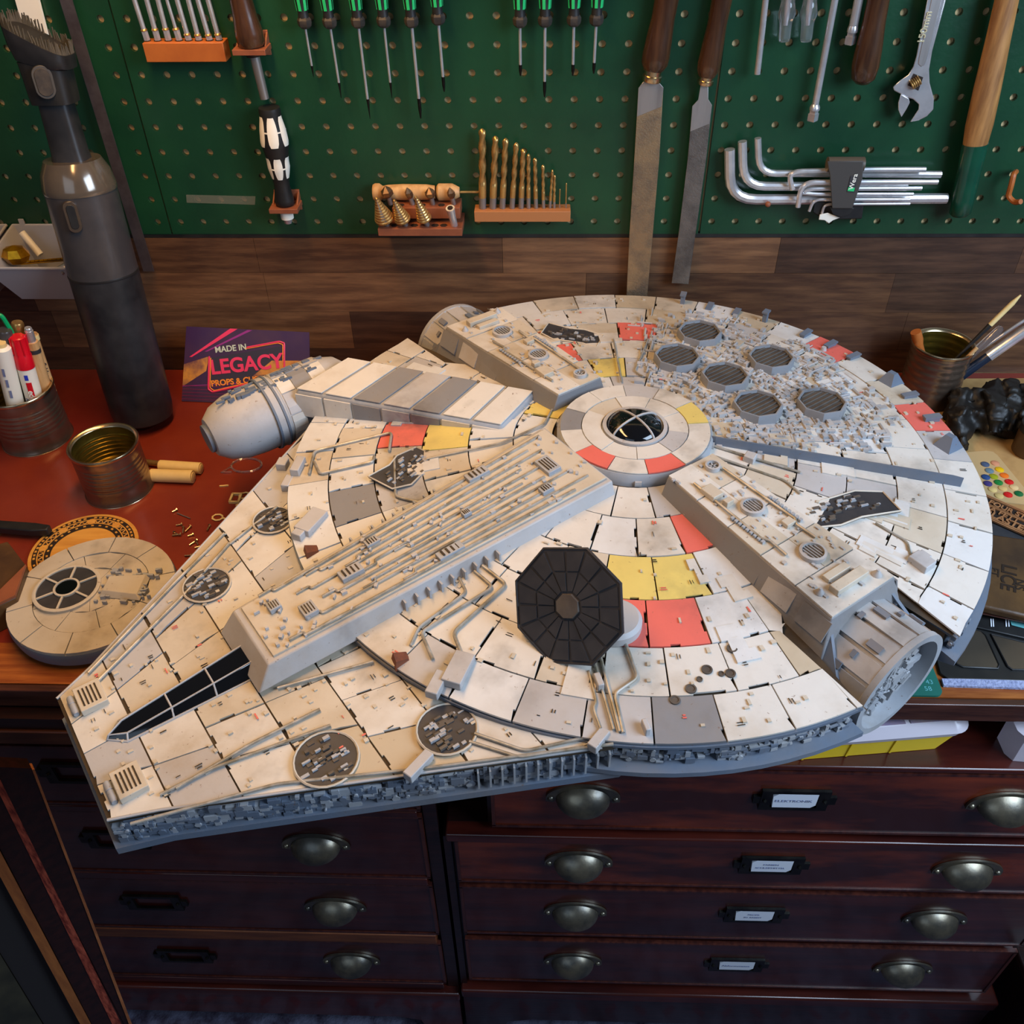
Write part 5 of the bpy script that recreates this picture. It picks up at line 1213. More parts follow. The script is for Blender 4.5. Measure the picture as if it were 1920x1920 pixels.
for f in (1,-1):
    ed.tube([V((*nose(.23,f),nz_(.23,0)+.0006)), V((*nose(.50,f),nz_(.50,0)+.0006)), V((*nose(.532,f),nz_(.532,0)+.0006))], .0012, 6)
    ed.tube([V((*nose(.22,f*.985),nz_(.22,0)-.0045)), V((*nose(.50,f*.985),nz_(.50,0)-.0045))], .0012, 6)
sp('nose_edge_trim', ed, K['hullg'])
XS = [.205,.262,.312,.358,.405,.450,.492,.530]
for i in range(len(XS)-1):
    x0, x1 = XS[i], XS[i+1]; nc = 8 if i < 3 else (6 if i < 5 else 4)
    for j in range(nc):
        f0, f1 = -1+2*j/nc, -1+2*(j+1)/nc; g = .0006
        if i >= 3 and abs((f0+f1)/2) < (.30 if nc > 4 else .30) and nc != 4: pass
        c0, c1 = nose(x0+g,f0), nose(x0+g,f1); c2, c3 = nose(x1-g,f1), nose(x1-g,f0)
        q = [(c0[0],c0[1]+g),(c0[0],c1[1]-g)]
        na = [random.choice((0,1,0)) for _ in range(4)]
        # side to the front with notches
        for jj in range(1,4):
            t_ = jj/4; yy = c1[1]+(c2[1]-c1[1])*t_-g; xx = c0[0]+(c2[0]-c0[0])*t_; dlt = .0016
            q += [(xx, yy-na[jj-1]*dlt*(1 if j < nc-1 else 0)), (xx, yy-na[jj]*dlt*(1 if j < nc-1 else 0))]
        q += [(c2[0],c2[1]-g)]
        for jj in range(1,4):
            t_ = jj/4; yy = c2[1]+(c3[1]-c2[1])*t_; q += [(c2[0]-na[jj-1]*.0016, yy), (c2[0]-na[jj]*.0016, yy)]
        q += [(c3[0],c3[1]+g)]
        t_ = rnd(); m = K['hull'] if t_ < .42 else (K['hull2'] if t_ < .74 else (K['hull4'] if t_ < .86 else K['hullg']))
        plate(q[::-1] if False else q[::-1], ru(.0003,.0013), m, nz_, 'nose_panel')
det = MB()
for _ in range(170):
    x_ = ru(.25,.52); f = ru(-.93,.93); p = nose(x_,f); det.ob((p[0],p[1],nz_(x_,0)+.0015), (ru(.002,.004),ru(.0015,.003),.0013), (0,0,ru(-.1,.1)))
sp('nose_small_details', det, K['hull2'], kind='stuff', smooth=False)
# machinery along the nose sides and the rim
def gree(mb, p, nx, tx, up=V((0,0,1)), s=1):
    a, b, c = ru(.002,.008)*s, ru(.002,.006)*s, ru(.0015,.006)*s
    M = Matrix((( tx.x,nx.x,up.x,p.x),(tx.y,nx.y,up.y,p.y),(tx.z,nx.z,up.z,p.z),(0,0,0,1)))
    t_ = rnd()
    if t_ < .66: mb.box(-a/2,-b/2,-c/2,a/2,b/2,c/2,M)
    elif t_ < .84: mb.cyl(p-tx*a*.7, p+tx*a*.7, c*.3, n=8)
    else: mb.cyl(p-nx*b*.2, p+nx*b*.6, c*.45, n=10)
g1, g2 = MB(), MB()
for f in (1,-1):
    for _ in range(620):
        x_ = ru(.235,.528); p = nose(x_,f*.985); q0, q1 = nose(.3,f), nose(.4,f); tx = V((q1[0]-q0[0],q1[1]-q0[1],0)).normalized(); nx = V((-tx.y,tx.x,0))*f
        gree(g1 if rnd() < .6 else g2, V((p[0],p[1],nz_(x_,0)-ru(.006,.026))), nx, tx, s=1.25)
for _ in range(170):
    y_ = ru(-.06,.06)+DY; gree(g1, V((.526,y_,.101-ru(.006,.023))), V((1,0,0)), V((0,1,0)), s=.9)
for _ in range(1700):
    a_ = ru(0,2*math.pi)
    if math.cos(a_) > .72 or abs(math.cos(a_)) < .19: continue
    r_ = .3235; gree(g1 if rnd() < .6 else g2, V((r_*math.cos(a_),r_*math.sin(a_),ru(.099,.116))), V((math.cos(a_),math.sin(a_),0)), V((-math.sin(a_),math.cos(a_),0)), s=1.05)
sp('side_machinery', g1, K['greeb'], kind='stuff', smooth=False)
sp('side_machinery', g2, K['gree'], kind='stuff', smooth=False)
# ribbed housing and bays on the viewer's side of the nose
for k in range(12):
    x_ = .225+.0075*k; p = nose(x_,1.0); q0, q1 = nose(.24,1), nose(.34,1); tx = V((q1[0]-q0[0],q1[1]-q0[1],0)).normalized()
    M = Matrix(((tx.x,-tx.y,0,p[0]),(tx.y,tx.x,0,p[1]),(0,0,1,nz_(x_,0)-.015),(0,0,0,1)))
    sp('side_rib', MB().box(-.0007,-.004,-.010,.0007,.0032,.010,M), K['gree'], smooth=False)
# dark canopy on the nose centre line
cy = DY*.9
cb = [(.398,-.016+cy),(.500,-.011+cy),(.512,0+cy),(.500,.011+cy),(.398,.016+cy)]
def cz(x): return nz_(x,0)+.0008
sp('canopy', MB().prism([V((x,y,cz(x))) for x,y in cb], [V((x*.99+.003,cy+(y-cy)*.62,cz(x)+(.012 if x < .45 else .004))) for x,y in cb]), K['glassd'], bevel=.001)
fr = MB()
lo_ = [V((x,y,cz(x)+.0004)) for x,y in cb]; hi_ = [V((x*.99+.003,cy+(y-cy)*.62,cz(x)+(.0124 if x < .45 else .0044))) for x,y in cb]
fr.tube(lo_+[lo_[0]], .0011, 6); fr.tube(hi_+[hi_[0]], .0008, 6)
for a_, b_ in zip(lo_, hi_): fr.tube([a_, b_], .0008, 6)
for t_ in (.33,.66): fr.tube([lo_[0].lerp(lo_[1],t_), hi_[0].lerp(hi_[1],t_), hi_[4].lerp(hi_[3],t_), lo_[4].lerp(lo_[3],t_)], .0008, 6)
sp('canopy_frame', fr, K['hullg'])
# nose end plates and slotted boxes
for f in (-.62,.62):
    p = nose(.510,f)
    b = sp('slotted_box', MB().ob((p[0],p[1],nz_(.51,0)+.0035), (.020,.026,.006)), K['hull2'], bevel=.0006)
    mb = MB()
    for k in range(5): mb.ob((p[0]-.006+.003*k,p[1],nz_(.51,0)+.0067), (.0012,.018,.0006))
    o = part('slot', mb, K['joint'], b, local=True, smooth=False)
    sp('nose_cylinder', MB().lathe([(.0024,0),(.0028,.002),(.0028,.008),(.0022,.0085),(.0028,.009),(.0028,.017),(.002,.019)], (p[0]+.0135,p[1]-.0095,nz_(.52,0)+.003), (0,1,0), 14), K['gree'])
# long raised ledges along the nose
def pipe(px, r_, m='pipe', dz=.0028, name='pipe', nose_=False, rad=.005, n=8):
    P = []
    for u, v in px:
        if nose_:
            z = .105
            for _ in range(5): p = sl(u,v,z); z = nz_(p.x,0)+dz
            P.append(V((p.x,p.y,z)))
        else: P.append(hl(u,v,dz))
    return sp(name, MB().tube(cpath(P,rad), r_, n), K[m] if isinstance(m,str) else m)
for px in ([(165,1262),(330,1090),(420,1000)],[(180,1280),(350,1110),(430,1018)],[(245,1545),(520,1470),(800,1440),(1150,1395)],[(300,1490),(400,1440),(620,1360)],[(330,1478),(470,1395),(600,1330)]):
    pipe(px, .0013, nose_=True)
# spine block from cap to nose
sx0, sx1 = .066, .392
def spw(x): return .050+(.034-.050)*(x-sx0)/(sx1-sx0)
def spz(x): return .158+(.132-.158)*(x-sx0)/(sx1-sx0)
c0 = [(sx0,-spw(sx0)),(sx1,-spw(sx1)+cy*.6),(sx1,spw(sx1)+cy*.6),(sx0,spw(sx0))]
sp('spine_block', MB().prism([V((x+(.014 if x > .2 else 0),y*1.12,.112 if x > .2 else .140)) for x,y in c0], [V((x,y,spz(x))) for x,y in c0]), K['hullg'], bevel=.0012)
sp('spine_deck', MB().prism([V((x-(.006 if x > .2 else -.003),y*.9,spz(x)+.0001)) for x,y in c0], [V((x-(.006 if x > .2 else -.003),y*.9,spz(x)+.0022)) for x,y in c0]), K['hull2'], bevel=.0005)
def S_(x, f, dz=.003): return V((x, f*spw(x)+cy*.6*(x-sx0)/(sx1-sx0), spz(x)+dz))
for f, x0, x1, r_ in ((-.80,.08,.37,.0013),(-.62,.10,.33,.0011),(-.45,.09,.30,.0012),(-.28,.12,.345,.0010),(-.10,.10,.29,.0012),(.05,.13,.26,.0009),(.18,.11,.33,.0012),(.34,.09,.30,.0010),(.50,.12,.35,.0012),(.66,.08,.27,.0011),(.82,.10,.37,.0014)):
    j_ = random.choice((-.1,.1)); sp('spine_pipe', MB().tube(cpath([S_(x0,f), S_(x1-.012,f), S_(x1-.012,f+j_), S_(x1,f+j_)],.003), r_, 7), K['pipe'])
for x_, f, a_, b_ in ((.30,-.1,.020,.011),(.225,.72,.024,.009),(.155,-.72,.022,.010),(.10,0,.014,.022),(.345,.25,.012,.014),(.365,-.35,.010,.010),(.12,.5,.012,.008),(.27,-.55,.012,.008),(.19,.05,.008,.006)):
    p = S_(x_,f,.0042); b = sp('spine_box', MB().ob(p, (a_,b_,.0046), (0,.08,0)), K['gree'], bevel=.0005)
    mb = MB()
    for k in range(4): mb.ob(p+V((a_*(-.3+.2*k),0,.0025)), (a_*.07,b_*.7,.0008))
    part('box_slots', mb, K['joint'], b, local=True, smooth=False)
for k in range(9):
    x_ = .19+.011*k; y_ = spw(x_)*1.09+cy*.4
    sp('spine_side_rib', MB().ob((x_,y_,spz(x_)-.013), (.0016,.006,.016), (0,0,-.04)), K['gree'], smooth=False)
    y_ = -spw(x_)*1.07
    sp('spine_side_rib', MB().ob((x_,y_,spz(x_)-.013), (.0016,.006,.016), (0,0,.04)), K['gree'], smooth=False)
det = MB()
for _ in range(110):
    p = S_(ru(.07,.385), ru(-.85,.85), .0032); det.ob(p, (ru(.0015,.005),ru(.0012,.003),ru(.001,.003)), (0,0,random.choice((0,.8))))
sp('spine_small_details', det, K['hullg'], kind='stuff', smooth=False)
# side arms with docking drums
for s in (1,-1):
    y0, y1 = .078, .268
    def aw(y): return .027+(.037-.027)*(y-y0)/(y1-y0)
    A_ = [(-aw(y0),y0*s),(aw(y0),y0*s),(aw(y1),y1*s),(-aw(y1),y1*s)]
    if s < 0: A_ = A_[::-1]
    zt_ = lambda y: .162+(.154-.162)*(abs(y)-y0)/(y1-y0)
    sp('arm_block', MB().prism([V((x*1.32,y*(1.03 if abs(y) > .2 else 1),.120 if abs(y) > .2 else .138)) for x,y in A_], [V((x,y,zt_(y))) for x,y in A_]), K['hulld'], bevel=.001)
    nn = 5
    for k in range(nn):
        for h in range(2):
            ya, yb_ = y0+(y1-y0)*k/nn+.0006, y0+(y1-y0)*(k+1)/nn-.0006; q = []
            for xx, yy in ((h-1,ya),(h,ya),(h,yb_),(h-1,yb_)): q.append((xx*aw(yy)*.985+(.0004 if xx == 0 and h == 0 else 0), yy*s))
            q = q if s > 0 else q[::-1]
            lo_ = [V((x,y,zt_(y)+.0001)) for x,y in q]; hi_ = [V((x,y,zt_(y)+.0013+.0004*((k+h)%2))) for x,y in q]
            sp('arm_panel', MB().prism(lo_, hi_), K['hull' if (k+h) % 3 else 'hull2'], smooth=False)
    def AP(x, y, dz): return V((x, y*s, zt_(y)+dz))
    for y_, r_ in ((.150,.0105),(.215,.0110)):
        v_ = sp('round_vent', MB().lathe([(r_,.0),(r_,.004),(r_*.8,.0045),(r_*.78,.001)], AP(-.002,y_,.0012), (0,0,1), 24, cap=False), K['hullg'])
        part('vent_floor', MB().lathe([(r_*.8,0),(r_*.8,.0006)], AP(-.002,y_,.0016), (0,0,1), 24), K['joint'], v_, local=True)
        mb = MB()
        for k in range(6): 
            xx = -.002+r_*(-.62+.25*k); hw = math.sqrt(max(0,(r_*.74)**2-(xx+.002)**2)); p = AP(xx,y_,.0034); mb.ob(p, (r_*.08,hw*2,.0016))
        part('vent_slats', mb, K['gree'], v_, local=True, smooth=False)
    w1 = sp('spoked_wheel', MB().lathe([(.0068,0),(.0068,.004),(.0052,.0042),(.0052,.001)], AP(-.012,.093,.0013), (0,0,1), 20, cap=False), K['hullg'])
    mb = MB()
    for k in range(3): mb.ob(AP(-.012,.093,.003), (.011,.0013,.0014), (0,0,k*math.pi/3))
    part('spokes', mb, K['gree'], w1, local=True, smooth=False)
    for f in (-.62,.62):
        sp('arm_rail', MB().tube([AP(f*aw(.1),.100,.0035), AP(f*aw(.18),.180,.0035), AP(f*aw(.18)*.8,.186,.0035), AP(f*aw(.23)*.8,.205,.0035)], .0013, 6), K['pipe'])
    for k in range(14):
        pass
    mb = MB()
    for f in (-.75,.70):
        for k in range(9): mb.ob(AP(f*.031,.150+.0042*k,.0028), (.0032,.0026,.0026))
    sp('arm_stud_rows', mb, K['gree'], kind='stuff', smooth=False)
    for x_, y_, a_, b_, c_ in ((.0,.252,.036,.009,.006),(.0,.240,.026,.007,.004),(.014,.118,.012,.016,.005),(-.012,.180,.010,.008,.004),(.012,.135,.008,.006,.006)):
        sp('arm_box', MB().ob(AP(x_,y_,.0015+c_/2), (a_,b_,c_)), K['hull2'], bevel=.0006)
    for x_ in (-.026,.026):
        for y_ in (.246,.259): 
            if (x_ < 0) == (y_ > .25): sp('knob', MB().lathe([(.0042,0),(.0036,.002),(.0018,.004),(.0012,.006)], AP(x_,y_,.001), (0,0,1), 14), K['hullg'])
    det = MB()
    for _ in range(60): det.ob(AP(ru(-.028,.028),ru(.085,.26),.0022), (ru(.0015,.004),ru(.0015,.004),.0014))
    sp('arm_small_details', det, K['hullg'], kind='stuff', smooth=False)
    for k in range(5):
        y_ = .10+.036*k
        for f in (-1,1): sp('arm_side_panel', MB().ob((f*aw(y_)*1.15,(y_+.012)*s,.143), (.0016,.028,.018), (0,-f*.42,-f*s*.05)), K['hullg' if k % 2 else 'hulld'], smooth=False)
    # docking drum
    dy0, dy1, r0_, r1_, zc_ = .225, .318, .043, .0475, .098
    d_ = sp('docking_drum', MB().lathe([(r0_,0),(r1_,dy1-dy0-.006),(r1_*1.03,dy1-dy0-.005),(r1_*1.03,dy1-dy0),(r1_*.90,dy1-dy0),(r1_*.88,dy1-dy0-.012),(.0,dy1-dy0-.012)], (0,dy0*s,zc_), (0,s,0), 48, cap=False, sq=(1,1)), K['gree'], sharp=30)
    mb = MB()
    for _ in range(150):
        an = ru(0,2*math.pi); rr_ = ru(0,.036); c_ = V((rr_*math.cos(an),(dy1-.009)*s,zc_+rr_*math.sin(an))); e_ = (0,an,0)
        if rnd() < .6: mb.ob(c_, (ru(.003,.012),ru(.002,.006),ru(.002,.006)), e_)
        else: mb.tube([c_, c_+V((ru(-.014,.014),0,ru(-.014,.014)))], .0010, 5)
    part('drum_machinery', mb, K['gree'], d_, local=True, kind='stuff', smooth=False)
    for k in range(7):
        an = math.radians(20+23*k); x_, z_ = math.cos(an)*(r1_*.985+.0004), zc_+math.sin(an)*(r1_*.985+.0004)
        part('drum_plate', MB().ob((x_,(dy0+.062)*s,z_), (.016,.06,.0016), (0,-an+math.pi/2,0)), K['hullg' if k % 2 else 'gree'], d_, local=True, smooth=False)
    for k in range(10):
        an = math.radians(15+16*k); part('drum_fitting', MB().ob((math.cos(an)*(r1_+.002),(dy0+.05+.008*(k%4))*s,zc_+math.sin(an)*(r1_+.002)), (.006,.004+.008*(k%2),.002), (0,-an+math.pi/2,0)), K['greeb'], d_, local=True, smooth=False)
    for f in (-1,1):
        sp('drum_bracket', MB().prism([V((f*.030,.262*s,.150)),V((f*.046,.262*s,.120)),V((f*.049,.300*s,.106))],[V((f*.033,.262*s,.150)),V((f*.049,.262*s,.120)),V((f*.052,.300*s,.106))]), K['greeb'], smooth=False)
    for k in range(3): sp('landing_strut', MB().lathe([(.018,0),(.018,.003),(.008,.004),(.008,.075)], ((-.05,.02,.08)[k], (.06*s,.09*s,.02*s)[k], .0027), (0,0,1), 16), K['gree'])
# raised round cap in the middle
cc = (-.004,.0)
cap_ = sp('cap_ring', MB().lathe([(.0735,.140),(.0735,.152),(.0715,.1555),(.0,.1560)], (cc[0],cc[1],0), (0,0,1), 72), K['gree'], sharp=30)
cols = ['hull','hullr','hull','hull','hully','hull','hullg','hull','hull','hulld','hull','hullr']
for ring_, (r0, r1) in enumerate(((.032,.050),(.0508,.0705))):
    for k in range(12 if ring_ else 9):
        nk = 12 if ring_ else 9; a0 = 2*math.pi*k/nk+.2+ring_*.3; a1 = a0+2*math.pi/nk-.012; pts = []
        for j in range(5): aa = a0+(a1-a0)*j/4; pts.append((r0,aa))
        for j in range(5): aa = a1-(a1-a0)*j/4; pts.append((r1,aa))
        q = [(cc[0]+r_*math.cos(a_), cc[1]+r_*math.sin(a_)) for r_, a_ in pts]
        m = K[cols[k]] if ring_ else K[('hull','hull','hullg','hull','hull','hull','hull2','hull','hull')[k]]
        n = len(q); h_ = .1564+.0007*((k*7) % 3)/2
        part('cap_panel', MB().add([(x,y,h_+.0006) for x,y in q]+[(x,y,.1559) for x,y in q], [tuple(range(n))]+[(i,n+i,n+(i+1)%n,(i+1)%n) for i in range(n)]), m, cap_, local=True, smooth=False)
hp_ = sl(1125,822,.158); hx, hy = hp_.x, hp_.y
hb_ = sp('round_hatch', MB().lathe([(.0305,.1562),(.0305,.1590),(.0270,.1594),(.0268,.1570)], (cc[0],cc[1],0), (0,0,1), 36, cap=False), K['hullg'])
part('hatch_dome', MB().ell((cc[0],cc[1],.1568), (.0266,.0266,.011), 32, 8, 0, 90), K['glassd'], hb_, local=True)
mb = MB()
for k in range(2):
    mb.tube([V((cc[0]+.0268*math.cos(math.pi*j/10)*math.cos(k*math.pi/2), cc[1]+.0268*math.cos(math.pi*j/10)*math.sin(k*math.pi/2), .1568+.0116*math.sin(math.pi*j/10))) for j in range(11)], .0011, 6)
part('hatch_bars', mb, K['hullg'], hb_, local=True)
p = sl(1205,790,.162); sp('sensor_housing', MB().prism([V((p.x-.016,p.y-.012,.157)),V((p.x+.018,p.y-.006,.157)),V((p.x+.018,p.y+.006,.157)),V((p.x-.016,p.y+.012,.157))],[V((p.x-.013,p.y-.009,.164)),V((p.x+.010,p.y-.004,.1625)),V((p.x+.010,p.y+.004,.1625)),V((p.x-.013,p.y+.009,.164))]), K['greeb'], bevel=.0006)
for k in range(14):
    an = 2*math.pi*k/14; sp('cap_clip', MB().ob((cc[0]+.0742*math.cos(an),cc[1]+.0742*math.sin(an),.148), (.0022,.006,.005), (0,0,an)), K['hullg'], smooth=False)
# six dark vents with slats
for (u, v) in ((1310,636),(1268,682),(1443,684),(1357,718),(1418,773),(1537,768)):
    p = hl(u,v,.012); r_ = .0245; z0_ = hz(p.x,p.y)
    v_ = sp('octagonal_vent', MB().lathe([(r_*1.03,z0_),(r_,z0_+.010),(r_*.98,z0_+.0115),(r_*.92,z0_+.0115),(r_*.90,z0_+.0085)], (p.x,p.y,0), (0,0,1), 8, cap=False), K['ventw'], sharp=20)
    part('vent_floor', MB().lathe([(r_*.905,z0_+.0065),(r_*.905,z0_+.0080)], (p.x,p.y,0), (0,0,1), 8), K['ventg'], v_, local=True, smooth=False)
    for k in range(8):
        yy = r_*(-.74+.21*k); hw = min(r_*.80, (r_*1.12-abs(yy)))
        part('slat', MB().ob((p.x,p.y+yy,z0_+.0088), (hw*2,.0022,.0012), (.35,0,0)), K['ventg'], v_, local=True, smooth=False)
# machinery field around the vents
g3, g4 = MB(), MB()
vents = [hl(u,v,0) for u,v in ((1310,636),(1268,682),(1443,684),(1357,718),(1418,773),(1537,768))]
n_ = 0
while n_ < 900:
    u, v = ru(1195,1700), ru(585,850)
    p = hl(u,v,.002); r_ = math.hypot(p.x,p.y)
    if r_ > .305 or r_ < .082 or p.x > -.03: continue
    if any(math.hypot(p.x-q.x,p.y-q.y) < .027 for q in vents): continue
    if min(math.hypot(p.x-q.x,p.y-q.y) for q in vents) > ru(.03,.085): continue
    n_ += 1; an = ru(0,6); rad_ = math.atan2(p.y,p.x); k_ = random.choice((0,math.pi/2)); e_ = rad_+k_
    mb = g3 if rnd() < .6 else g4; t_ = rnd()
    if t_ < .6: mb.ob(p, (ru(.002,.010),ru(.0015,.005),ru(.0015,.006)), (0,0,e_))
    elif t_ < .8: mb.cyl(p, p+V((math.cos(e_),math.sin(e_),0))*ru(.004,.02), ru(.0006,.0016), n=6)
    else: mb.lathe([(ru(.0015,.004),0),(ru(.001,.003),ru(.002,.006))], p-V((0,0,.002)), (0,0,1), 10)
sp('vent_field_machinery', g3, K['hullg'], kind='stuff', smooth=False)
sp('vent_field_machinery', g4, K['gree'], kind='stuff', smooth=False)
# rear edge brackets
for (u, v, big) in ((1285,556,1),(1450,590,1),(1679,716,2),(1775,838,2),(1340,563,0),(1395,572,0),(1615,668,0),(1720,745,0),(1745,790,0),(1520,625,0),(1570,645,0)):
    p = hl(u,v,0); an = math.atan2(p.y,p.x); r_ = min(math.hypot(p.x,p.y),.315); p = V((r_*math.cos(an),r_*math.sin(an),hz(p.x,p.y)))
    h_ = (.006,.016,.014)[big]
    if big == 2: sp('wedge_bracket', MB().prism([p+V((dx,dy,0)) for dx,dy in ((-.012,-.010),(.012,-.010),(.012,.010),(-.012,.010))],[p+V((dx,dy,h_)) for dx,dy in ((-.003,-.004),(.003,-.004),(.003,.004),(-.003,.004))]), K['greeb'], smooth=False)
    else: sp('rim_bracket', MB().ob(p+V((0,0,h_/2)), (.016 if not big else .006,.005,h_), (0,0,an)).ob(p+V((0,0,h_)), (.018 if not big else .010,.007,.002), (0,0,an)), K['greeb'], smooth=False)
# recessed dark hatches with machinery
def pit(u, v, ra, rb_, nose_=False, round_=True, rot=0):
    if nose_:
        z = .108
        for _ in range(5): p = sl(u,v,z); z = nz_(p.x,0)+.0016
        p = V((p.x,p.y,z))
    else: p = hl(u,v,.0018)
    M = Matrix.Translation(p) @ Matrix.Rotation(rot,4,'Z')
    n = 28 if round_ else 8
    pts_ = [(ra*math.cos(2*math.pi*k/n), rb_*math.sin(2*math.pi*k/n)) for k in range(n)] if round_ else [(-ra,-rb_*.7),(-ra*.3,-rb_),(ra*.2,-rb_*.8),(ra,-rb_),(ra,rb_*.5),(ra*.5,rb_),(-ra*.5,rb_*.8),(-ra,rb_)]
    h_ = sp('machinery_hatch', MB().slab(pts_, -.001, .0007, M), K['char'], smooth=False)
    rim = [M @ V((x,y,.0010)) for x,y in pts_]; part('hatch_rim', MB().tube(rim+[rim[0]], .0010, 5), K['hull2'], h_, local=True)
    mb, m2 = MB(), MB()
    for _ in range(46):
        an = ru(0,6.28); q = math.sqrt(rnd())*.8; x_, y_ = ra*q*math.cos(an), rb_*q*math.sin(an)
        if y_ < -rb_*.25 and rnd() < .6: continue
        (mb if rnd() < .5 else m2).box(x_-ru(.0008,.004),y_-ru(.0006,.0016),.0007,x_+ru(.0008,.004),y_+ru(.0006,.0016),ru(.0012,.0032),M)
    part('hatch_machinery', mb, K['ventg'], h_, local=True, kind='stuff', smooth=False); part('hatch_machinery', m2, K['gree'], h_, local=True, kind='stuff', smooth=False)
pit(612,1424,.023,.023,True); pit(838,1368,.022,.022,True); pit(388,1098,.020,.020,True); pit(512,976,.018,.018,True)
pit(762,882,.030,.020,False,False,.3); pit(1072,632,.034,.016,False,False,-1.0); pit(1580,958,.046,.018,False,False,1.25+1.57)
# loose pipes on the hull
for px, r_ in (([(1108,1225),(1150,1372)],.0012),([(1122,1222),(1162,1376)],.0013),([(1165,1190),(1196,1275),(1152,1305),(1168,1378)],.0014),([(1104,1262),(1118,1320),(1112,1332),(1126,1370)],.0011),
    ([(905,1065),(950,1100),(850,1190),(872,1245)],.0015),([(890,1075),(925,1105),(790,1190),(812,1240)],.0014),([(860,1085),(875,1115),(786,1180),(770,1215)],.0013),
    ([(590,870),(600,893),(700,870),(702,860)],.0014),([(580,893),(590,850),(735,815),(730,850)],.0014),([(740,860),(742,935),(800,950)],.0013),([(1035,772),(1020,800),(940,835),(800,865)],.0011),
    ([(1330,838),(1400,860),(1500,890)],.0012),([(1340,860),(1470,905),(1500,930)],.0011),([(1215,640),(1190,700),(1205,710)],.0010),([(1150,640),(1165,720)],.0010),([(1640,985),(1700,1020),(1708,1060)],.0010)): pipe(px, r_)
for px, r_ in (([(520,1290),(700,1240)],.0012),([(890,1375),(985,1408),(1120,1378)],.0013),([(880,1390),(975,1420),(1095,1400)],.0012),([(430,1020),(520,950)],.0012)): pipe(px, r_, nose_=True)
for px in ((1245,885),(1232,1000)): pass
# rails beside the arm toward the rear quarter
a_, b_ = hl(1340,836,.006), hl(1800,915,.006)
sp('long_beam', MB().prism([a_+V((0,0,-.006)), b_+V((0,0,-.006)), b_+V((.006,-.010,-.006)), a_+V((.006,-.010,-.006))][::-1],[a_+V((0,0,.004)), b_+V((0,0,.006)), b_+V((.004,-.008,.006)), a_+V((.004,-.008,.004))][::-1]), K['greeb'], smooth=False)
for (u,v,w_,h_,ro) in ((860,1262,.030,.016,.6),(820,1290,.022,.010,.6),(585,985,.030,.016,.5),(570,1000,.022,.010,.5),(1122,1388,.018,.008,.3),(1725,1060,.014,.018,0),(1728,1052,.008,.010,0),(785,1436,.024,.008,.3),(1210,1370,.010,.004,1.2),(1122,1285,.012,.005,1.2),(1405,865,.010,.010,.4),(930,770,.022,.012,.4),(560,880,.022,.009,.8),(540,905,.018,.008,.8),(530,870,.012,.010,.8)):
    p = hl(u,v,.003); z_ = hz(p.x,p.y)
    if math.hypot(p.x,p.y) > .325 and p.x > .15:
        for _ in range(5): p = sl(u,v,nz_(p.x,0)+.004)
        z_ = nz_(p.x,0)
    sp('hull_fitting', MB().ob((p.x,p.y,z_+.0040), (w_,h_,.008), (0,0,ro)), K['hullg'], bevel=.0008)
for (u,v) in ((585,1036),(752,1238)):
    p = sl(u,v,.122); sp('rust_flap', MB().prism([V((p.x-.008,p.y-.004,.120)),V((p.x+.006,p.y-.006,.120)),V((p.x+.008,p.y+.006,.120)),V((p.x-.006,p.y+.006,.120))],[V((p.x-.006,p.y-.002,.126)),V((p.x+.004,p.y-.004,.130)),V((p.x+.006,p.y+.004,.128)),V((p.x-.004,p.y+.004,.125))]), K['rust'], smooth=False)
for (u,v,r_) in ((1372,1218,.0042),(1325,1258,.0042),(1369,1265,.0040),(1352,1266,.0024),(1311,1276,.0024),(1295,1294,.0042),(1265,1315,.0040)):
    p = hl(u,v,.0016); sp('bolt_recess', MB().lathe([(r_,-.0006),(r_,.0006),(r_*.7,.0007),(r_*.65,.0001),(0,.0001)], p, (0,0,1), 16, cap=False), K['ventg'])
# dark octagonal solar panel on a short mast
pb_ = hl(1150,1172,.001)
st_ = sp('panel_turntable', MB().lathe([(.022,-.001),(.022,.006),(.019,.009),(.017,.009)], pb_, (0,0,1), 36), K['hullg'])
world_c = ay(1066,1136,(SM @ V((pb_.x,pb_.y,0))).y-.012); cl3 = SI @ world_c
nv = (SI.to_3x3() @ ((CAM-world_c).normalized()+V((-.42,-.02,-.22))).normalized()).normalized()
sp('panel_mast', MB().tube([pb_+V((0,0,.006)), cl3-nv*.006], .0045, 10), K['gree'])
pan = sp('solar_panel', MB().lathe([(.020,-.007),(.0425,-.0015),(.0475,0),(.0475,.0014),(.0462,.0018),(.0458,.0008),(.0,.0006)], cl3, nv, 8, cap=False, ref=(0,0,1)), K['char'], sharp=20)
x, y, z = frame(nv, (0,0,1))
for ring_, (r0, r1) in enumerate(((.012,.027),(.0285,.044))):
    for k in range(16):
        a0 = 2*math.pi*k/16+.03; a1 = a0+2*math.pi/16-.06; q = [(r0,a0),(r1,a0),(r1,a1),(r0,a1)]
        f8 = lambda a_: math.cos(math.pi/8)/math.cos(((a_) % (math.pi/4))-math.pi/8)
        ps = [cl3+x*(r_*f8(a_)*math.cos(a_))+y*(r_*f8(a_)*math.sin(a_)) for r_, a_ in q]
        part('solar_cell', MB().prism([p_+z*.0007 for p_ in ps], [p_+z*(.0014+.0003*((k*5+ring_)%3)) for p_ in ps]), K['char'], pan, local=True, smooth=False)
part('panel_hub', MB().lathe([(.010,.0007),(.0095,.003),(.0,.0034)], cl3, nv, 8, ref=(0,0,1)), K['ventg'], pan, local=True)
